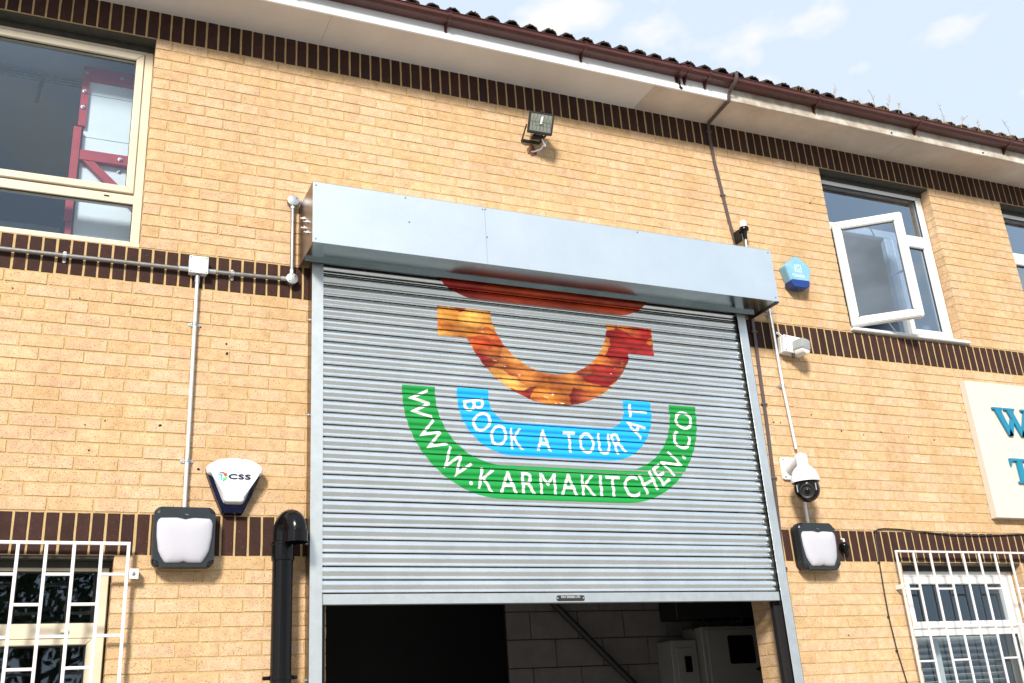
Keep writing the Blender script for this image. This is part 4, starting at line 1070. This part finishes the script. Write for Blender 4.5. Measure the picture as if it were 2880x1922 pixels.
# ------------------------------------------------------------------ flat brown cable
def strap(bm, pts, w_, th, side):
    """flat cable: pts centre line, width along side vector"""
    pts = [Vector(p) for p in pts]; rings = []
    for i, p in enumerate(pts):
        d = (pts[min(i+1, len(pts)-1)]-pts[max(i-1, 0)]).normalized(); s = (side-d*side.dot(d)).normalized(); n_ = s.cross(d)
        rings.append([bm.verts.new(p+s*a*w_/2+n_*b*th/2) for a, b in ((-1, -1), (1, -1), (1, 1), (-1, 1))])
    for A_, B_ in zip(rings[:-1], rings[1:]):
        for k in range(4): bm.faces.new((A_[k], A_[(k+1) % 4], B_[(k+1) % 4], B_[k]))
    bm.faces.new(rings[0][::-1]); bm.faces.new(rings[-1])
t = thing('flat_cable', 'flat brown cable looping over the gutter and down the wall to the shutter box', 'cable', (3.45, 0, 2.5))
bm = nb()
strap(bm, [(3.415, -.43, 3.672), (3.412, -.47, 3.676), (3.408, -.492, 3.668), (3.402, -.496, 3.63), (3.396, -.48, 3.595), (3.39, -.44, 3.565), (3.388, -.40, 3.545), (3.387, -.384, 3.515), (3.388, -.380, 3.49), (3.392, -.365, 3.476), (3.40, -.33, 3.487), (3.42, -.2, 3.495), (3.438, -.05, 3.499), (3.443, -.016, 3.485), (3.444, -.012, 3.45), (3.442, -.010, 3.365), (3.452, -.010, 3.136), (3.478, -.010, 2.881), (3.502, -.010, 2.632), (3.528, -.010, 2.43), (3.54, -.010, 2.2)], .026, .009, Vector((1, 0, 0)))
fin(bm, 'cable_run', 'cable', t, 40)
for z, x in ((3.43, 3.443), (2.852, 3.481)):
    bm = nb(); box(bm, x-.024, x+.024, -.020, -.001, z-.009, z+.009, .004); fin(bm, 'clip', 'cable', t)
t = thing('flat_cable', 'flat brown cable running down the wall beside the right shutter guide', 'cable', (3.56, 0, 1.0))
bm = nb(); strap(bm, [(3.575, -.010, 1.86), (3.570, -.010, 1.75), (3.566, -.010, 1.6), (3.557, -.010, 1.345), (3.548, -.010, 1.0), (3.530, -.010, .6), (3.505, -.010, .2), (3.480, -.010, -.2), (3.468, -.010, -.7), (3.465, -.010, -1.4)], .026, .009, Vector((1, 0, 0))); fin(bm, 'cable_run', 'cable', t, 40)
for z, x in ((1.70, 3.569), (1.13, 3.552), (.58, 3.529), (-.05, 3.492), (-.65, 3.470)):
    bm = nb(); box(bm, x-.026, x+.026, -.020, -.001, z-.009, z+.009, .004); fin(bm, 'clip', 'cable', t)

# ------------------------------------------------------------------ beacon on the shutter box
t = thing('beacon_light', 'small black strobe beacon with clear lens standing above the shutter box', 'beacon', (3.575, -.08, 2.42))
bx, by, bz = 3.575, -.08, 2.53
bm = nb(); lathe(bm, (bx, by, bz), [(.028, .012), (.028, .062), (.024, .07)], seg=18); fin(bm, 'lens', 'beacon', t, 40)
bm = nb(); lathe(bm, (bx+.006, by, bz), [(.012, .04), (.012, .06), (.008, .064)], seg=10); fin(bm, 'lamp', 'beaconred', t, 40)
bm = nb(); lathe(bm, (bx, by, bz), [(.018, -.02), (.036, -.012), (.038, .006), (.034, .014)], seg=18); lathe(bm, (bx, by, bz), [(.014, -.085), (.016, -.06), (.022, -.018)], seg=14); fin(bm, 'base', 'black', t, 40)
bm = nb(); box(bm, bx-.055, bx-.022, by+.004, by+.078, bz-.10, bz-.005, .005); box(bm, bx-.05, bx-.01, by-.01, by+.02, bz-.03, bz-.012, .003); fin(bm, 'bracket', 'black', t)
bm = nb(); tube(bm, [(bx, by, bz-.08), (bx+.002, by+.01, bz-.18), (bx, by+.04, bz-.34)], .006, 8); fin(bm, 'lead', 'white', t, 40)

# ------------------------------------------------------------------ pentagonal blue alarm
t = thing('alarm_box', 'pale blue pentagonal alarm box with dark blue lens right of the shutter box', 'alarm box', (4.05, 0, 2.2))
bk = [(4.060, 2.386), (4.205, 2.290), (4.150, 2.108), (3.965, 2.100), (3.915, 2.268)]
fr = [(4.040, 2.360), (4.160, 2.275), (4.128, 2.150), (3.955, 2.140), (3.915, 2.250)]
bm = nb(); A_ = [bm.verts.new((x, -.085, z)) for x, z in [(4.045, 2.362), (4.162, 2.274), (4.120, 2.118), (3.945, 2.110), (3.912, 2.258)]]
B_ = [bm.verts.new((x, -.003, z)) for x, z in bk]
bm.faces.new(A_); bm.faces.new(B_[::-1]); es = []
for i in range(5): bm.faces.new((A_[i], B_[i], B_[(i+1) % 5], A_[(i+1) % 5]))
bmesh.ops.bevel(bm, geom=[e for e in bm.edges if not all(v in B_ for v in e.verts)], offset=.007, segments=2, affect='EDGES')
fin(bm, 'cover', 'paleblue', t, 40)
bm = nb(); A_ = [bm.verts.new(p) for p in ((3.950, -.098, 2.148), (4.118, -.098, 2.150), (4.110, -.098, 2.098), (4.068, -.092, 2.082), (3.958, -.092, 2.084), (3.928, -.092, 2.128))]
B_ = [bm.verts.new((v.co.x, -.02, v.co.z)) for v in A_]
bm.faces.new(A_); bm.faces.new(B_[::-1])
for i in range(6): bm.faces.new((A_[i], B_[i], B_[(i+1) % 6], A_[(i+1) % 6]))
bmesh.ops.bevel(bm, geom=[e for e in bm.edges if not all(v in B_ for v in e.verts)], offset=.005, segments=2, affect='EDGES'); fin(bm, 'lens', 'blue_lens', t, 40)
bm = nb(); x0, x1, z0, z1 = 4.000, 4.066, 2.218, 2.284; y = -.0868
for q in ([(x0, z0), (x1, z0), (x1, z0+.007), (x0, z0+.007)], [(x0, z1-.007), (x1, z1-.007), (x1, z1), (x0, z1)], [(x0, z0+.007), (x0+.007, z0+.007), (x0+.007, z1-.007), (x0, z1-.007)], [(x1-.007, z0+.007), (x1, z0+.007), (x1, z1-.007), (x1-.007, z1-.007)]):
    bm.faces.new([bm.verts.new((a, y, b)) for a, b in q])
for k in range(14):
    a0_, a1_ = R(40+k*20), R(60+k*20); ct = (4.033, 2.251)
    bm.faces.new([bm.verts.new((ct[0]+r_*math.cos(a), y-.0002, ct[1]+r_*math.sin(a))) for r_, a in ((.024, a0_), (.024, a1_), (.015, a1_), (.015, a0_))])
bm.faces.new([bm.verts.new((4.033+a, y-.0002, 2.245+b)) for a, b in ((-.002, -.002), (.02, -.002), (.02, .006), (-.002, .006))])
fin(bm, 'emblem', 'fadedwhite', t)
bm = nb(); text_line(bm, 'Chubb', 3.968, 4.085, 2.176, .026, -.087, gap=.08, bold=.002); fin(bm, 'lettering', 'fadedwhite', t)

# ------------------------------------------------------------------ conduit on the right
t = thing('metal_conduit', 'slim bright conduit dropping from the shutter box past the motion sensor to the camera', 'conduit', (3.75, 0, .3))
bm = nb(); tube(bm, [(3.735, CY_, 1.90), (3.737, CY_, 1.5), (3.738, CY_, 1.28), (3.760, CY_, .80)], .0115, 12); tube(bm, [(3.752, CY_, .56), (3.752, CY_, .24)], .0115, 12); fin(bm, 'pipe', 'bright', t, 40)
saddle(t, (3.735, 1.858), 'v'); saddle(t, (3.738, 1.279), 'v')

# ------------------------------------------------------------------ motion sensor
t = thing('motion_sensor', 'white motion sensor box with grey hooded eye on the right dark brick band', 'sensor', (3.86, 0, 1.6))
mt = Matrix.Translation((3.868, -.040, 1.600)) @ Matrix.Rotation(R(5), 4, 'Y')
bm = nb(); box(bm, -.095, .095, -.004, .036, -.070, .066, .006, mt, 2); fin(bm, 'base', 'offwhite', t)
bm = nb(); box(bm, -.096, .096, -.045, -.006, -.071, .067, .008, mt, 2); fin(bm, 'cover', 'white', t)
for dx in (-.082, .082):
    for dz in (-.056, .052):
        bm = nb(); lathe(bm, mt @ Vector((dx, -.045, dz)), [(.006, 0), (.005, .002)], 'y', 8); fin(bm, 'screw', 'blackmat', t)
hm = mt @ Matrix.Translation((.025, -.085, -.030)) @ Matrix.Rotation(R(14), 4, 'Z')
bm = nb(); prism(bm, rrect(-.045, .055, -.03, .055, .018, 4), -.045, .042, .008, 2, hm); fin(bm, 'hood', 'midgrey', t, 40)
bm = nb(); prism(bm, [(-.044, -.028), (-.03, -.058), (.0, -.07), (.035, -.06), (.054, -.028)], -.042, .035, .008, 2, hm); fin(bm, 'eye', 'offwhite', t, 40)
bm = nb(); tube(bm, [mt @ Vector((-.005, -.02, -.07)), mt @ Vector((-.005, -.02, -.095))], .012, 10); fin(bm, 'gland', 'blackmat', t, 40)
bm = nb(); tube(bm, [mt @ Vector((-.07, .0, .066)), mt @ Vector((-.085, .015, .095)), mt @ Vector((-.1, .032, .11))], .004, 6); tube(bm, [mt @ Vector((-.06, .0, .066)), mt @ Vector((-.078, .02, .088)), mt @ Vector((-.098, .034, .10))], .004, 6); fin(bm, 'lead', 'white', t, 40)

# ------------------------------------------------------------------ dome camera
t = thing('dome_camera', 'white security camera with black ball lens on a wall bracket', 'camera', (3.66, 0, .65))
bm = nb(); prism(bm, rrect(3.610, 3.742, .572, .735, .014, 4), -.022, -.002, .005, 2); fin(bm, 'wall_plate', 'white', t, 40)
for x, z in ((3.628, .717), (3.628, .592), (3.724, .592)):
    bm = nb(); lathe(bm, (x, -.022, z), [(.008, 0), (.008, .003), (.004, .004)], 'y', 8); fin(bm, 'screw', 'zinc', t)
cxp, cyp = 3.648, -.195
bm = nb(); pts = [(3.676, -.02, .655), (3.670, -.07, .655), (3.660, -.13, .668), (3.652, -.17, .69), (cxp, cyp, .695)]
tube(bm, pts, [.048, .036, .034, .036, .030], 18); lathe(bm, (cxp, cyp, .64), [(.040, -.02), (.041, .02), (.041, .055), (.034, .068), (.015, .072)], seg=22); fin(bm, 'arm', 'white', t, 50)
bm = nb(); lathe(bm, (cxp, cyp, .515), [(.098, -.006), (.100, .0), (.098, .02), (.090, .048), (.078, .075), (.060, .098), (.042, .112), (.036, .12)], seg=32); fin(bm, 'housing', 'white', t, 50)
bm = nb(); prof = [(.092, -.006)]+[(.089*math.cos(R(a)), -.052-.091*math.sin(R(a))) for a in (-22, -8, 6, 20, 34, 48, 62, 76, 86)]
lathe(bm, (cxp, cyp, .515), prof, seg=32); fin(bm, 'ball', 'black', t, 50)
ld = (CAM-Vector((cxp, cyp, .46))); ld.z = -.35*ld.length; ld.normalize()
lc = Vector((cxp, cyp, .462)); mq = ld.to_track_quat('Z', 'Y').to_matrix().to_4x4(); mq3 = mq.to_3x3().to_4x4()
bm = nb(); lathe(bm, lc+ld*.062, [(.052, 0), (.052, .024), (.047, .030), (.044, .026), (.030, .022), (.028, .028), (.022, .030)], seg=26, mtx=mq3); fin(bm, 'lens_ring', 'blackmat', t, 40)
bm = nb(); lathe(bm, lc+ld*.090, [(.021, 0), (.018, .004), (.010, .007), (.002, .008)], seg=20, mtx=mq3); fin(bm, 'lens', 'black', t, 50)
side = Vector((0, 0, 1)).cross(ld).normalized()
for s in (-1, 1):
    bm = nb(); q = lc+side*s*.062+ld*.068+Vector((0, 0, .028)); tube(bm, [q+Vector((0, 0, .02)), q, q+Vector((0, 0, -.03))], .004, 6); fin(bm, 'side_rib', 'midgrey', t, 40)

# ------------------------------------------------------------------ small hanging socket and thin cable
t = thing('cable_socket', 'small black teardrop socket hanging on the dark brick band right of the floodlight', 'socket', (4.03, 0, .09))
bm = nb(); lathe(bm, (4.028, -.040, .09), [(.002, -.052), (.014, -.034), (.030, -.008), (.037, .012), (.034, .028), (.020, .038), (.012, .042)], seg=16); fin(bm, 'body', 'black', t, 50)
bm = nb(); tube(bm, [(4.034, -.040, .125), (4.036, -.036, .150), (4.038, -.010, .158)], .008, 8); fin(bm, 'stub', 'offwhite', t, 40)
t = thing('thin_cable', 'thin black cable sagging along the right lower dark brick band and down the wall', 'cable', (4.36, 0, 0))
bm = nb(); tube(bm, [(7.2, -.008, .265), (6.5, -.008, .245), (5.877, -.008, .224), (5.416, -.008, .205), (5.123, -.008, .205), (4.843, -.008, .222), (4.605, -.008, .239), (4.46, -.008, .241), (4.40, -.008, .235), (4.373, -.008, .219), (4.362, -.008, .185), (4.352, -.008, .007), (4.344, -.008, -.2), (4.341, -.008, -.382), (4.356, -.008, -.61), (4.390, -.008, -.826), (4.44, -.008, -1.2)], .0048, 8); fin(bm, 'cable_run', 'blackmat', t, 50)
for x, z in ((4.350, -.005), (4.341, -.384), (4.357, -.612), (4.372, .219)):
    bm = nb(); box(bm, x-.012, x+.006, -.016, -.001, z-.005, z+.005, .002); fin(bm, 'clip', 'blackmat', t)

# ------------------------------------------------------------------ window grilles
def grille(name, label, xs, zt, zb, rails, w_, y, m):
    t = thing(name, label, 'window grille', ((xs[0]+xs[-1])/2, 0, zb))
    h = w_/2
    bm = nb(); box(bm, xs[0]-h, xs[-1]+h, y-h, y+h, zt-h, zt+h, .002); fin(bm, 'top_rail', m, t)
    for x in xs:
        bm = nb(); box(bm, x-h, x+h, y-h+.0005, y+h-.0005, zb, zt-h+.0005, .002); fin(bm, 'upright_bar', m, t)
    for i, zz in rails:
        for z in zz:
            bm = nb(); box(bm, xs[i]+h-.001, xs[i+1]-h+.001, y-h+.0015, y+h-.0015, z-h*.9, z+h*.9, .002); fin(bm, 'cross_bar', m, t)
            for xx, s in ((xs[i]+h, 1), (xs[i+1]-h, -1)):      # weld fillets
                pass
    return t
xs = [-.783-.1325*k for k in range(10)][::-1]
rl = []
for i in range(9):
    k = 8-i
    rl.append((i, [-.107, -.411, -.715, -1.02] if k % 2 == 0 else [-.256, -.562, -.868]))
t = grille('window_grille', 'bright white square bar grille over the cream lower left window', xs, .051, -1.25, rl, .017, -.062, 'grille')
for z in (-.103, -.95):
    bm = nb(); box(bm, -.774, -.724, -.062, -.056, z-.026, z+.026, .001); box(bm, -.730, -.724, -.056, -.002, z-.026, z+.026); fin(bm, 'lug', 'grille', t)
    bm = nb(); lathe(bm, (-.750, -.062, z), [(.010, 0), (.010, .004), (.007, .005), (.005, .008)], 'y', 6); fin(bm, 'bolt', 'steel', t)
xs = [4.474+.162*k for k in range(9)]
rl = [(0, [-.198, -.69]), (1, [-.462, -.95]), (2, [-.198, -.69]), (3, [-.462, -.95]), (4, [-.462, -.95]), (5, [-.198, -.69]), (6, [-.46, -.95]), (7, [-.198, -.69])]
t = grille('window_grille', 'white bar grille with rust spots over the white lower right window', xs, .067, -1.25, rl, .0145, -.062, 'rust')
for x in (xs[0], xs[-1]):
    for z in (-.18, -1.0):
        bm = nb(); box(bm, x-.012, x+.012, -.055, -.002, z-.015, z+.015); fin(bm, 'lug', 'rust', t)

# ------------------------------------------------------------------ cream sign with raised letters
t = thing('wall_sign', 'large cream sign board with raised teal serif letters, cut off at right', 'sign', (6.4, 0, .34))
bm = nb(); box(bm, 5.573, 7.6, -.062, -.002, .338, 1.455, .002); fin(bm, 'board', 'sign', t)
def letter(pts_list, name='letter'):
    bm = nb()
    for pts in pts_list: prism(bm, pts, -.083, -.066)
    o = fin(bm, name, 'teal', t)
    return o
# sign faces sideways of the camera: sizes in metres on the board
Wx, Wz, Wh = 5.79, 1.007, .232
def P(a, b): return (Wx+a, Wz+b*Wh)
letter([[P(.0, 1), P(.11, 1), P(.11, .93), P(.0, .93)], [P(.02, .935), P(.085, .935), P(.165, 0), P(.118, 0)], [P(.13, 1), P(.245, 1), P(.245, .93), P(.13, .93)],
        [P(.118, 0), P(.165, 0), P(.205, .50), P(.178, .62)], [P(.155, .935), P(.215, .935), P(.305, 0), P(.258, 0)], [P(.258, 0), P(.305, 0), P(.385, .935), P(.35, .935)], [P(.32, 1), P(.42, 1), P(.42, .93), P(.32, .93)]])
ring_o = [(6.25+.10*math.cos(R(a)), 1.10+.125*math.sin(R(a))) for a in range(90, 451, 20)]
for k in range(len(ring_o)-1): pass
bm = nb()
for k in range(18):
    a0_, a1_ = R(k*20), R(k*20+20)
    prism(bm, [(6.30+.115*math.cos(a0_), 1.11+.125*math.sin(a0_)), (6.30+.115*math.cos(a1_), 1.11+.125*math.sin(a1_)), (6.30+.068*math.cos(a1_), 1.11+.100*math.sin(a1_)), (6.30+.068*math.cos(a0_), 1.11+.100*math.sin(a0_))], -.083, -.066)
fin(bm, 'letter', 'teal', t)
Tx, Tz, Th = 5.842, .615, .200
def P(a, b): return (Tx+a, Tz+b*Th)
letter([[P(0, 1), P(.20, 1), P(.20, .90), P(0, .90)], [P(0, .90), P(.018, .90), P(.008, .70), P(0, .70)], [P(.182, .90), P(.20, .90), P(.20, .70), P(.192, .70)], [P(.072, .905), P(.128, .905), P(.128, .06), P(.072, .06)], [P(.045, .07), P(.155, .07), P(.155, 0), P(.045, 0)]])
letter([[P(.26, 1), P(.34, 1), P(.34, .93), P(.26, .93)], [P(.275, .93), P(.325, .93), P(.325, .06), P(.275, .06)], [P(.26, .07), P(.34, .07), P(.34, 0), P(.26, 0)], [P(.325, .54), P(.40, .54), P(.40, .46), P(.325, .46)], [P(.40, .93), P(.45, .93), P(.45, .06), P(.40, .06)], [P(.385, .07), P(.465, .07), P(.465, 0), P(.385, 0)], [P(.385, 1), P(.465, 1), P(.465, .93), P(.385, .93)]])
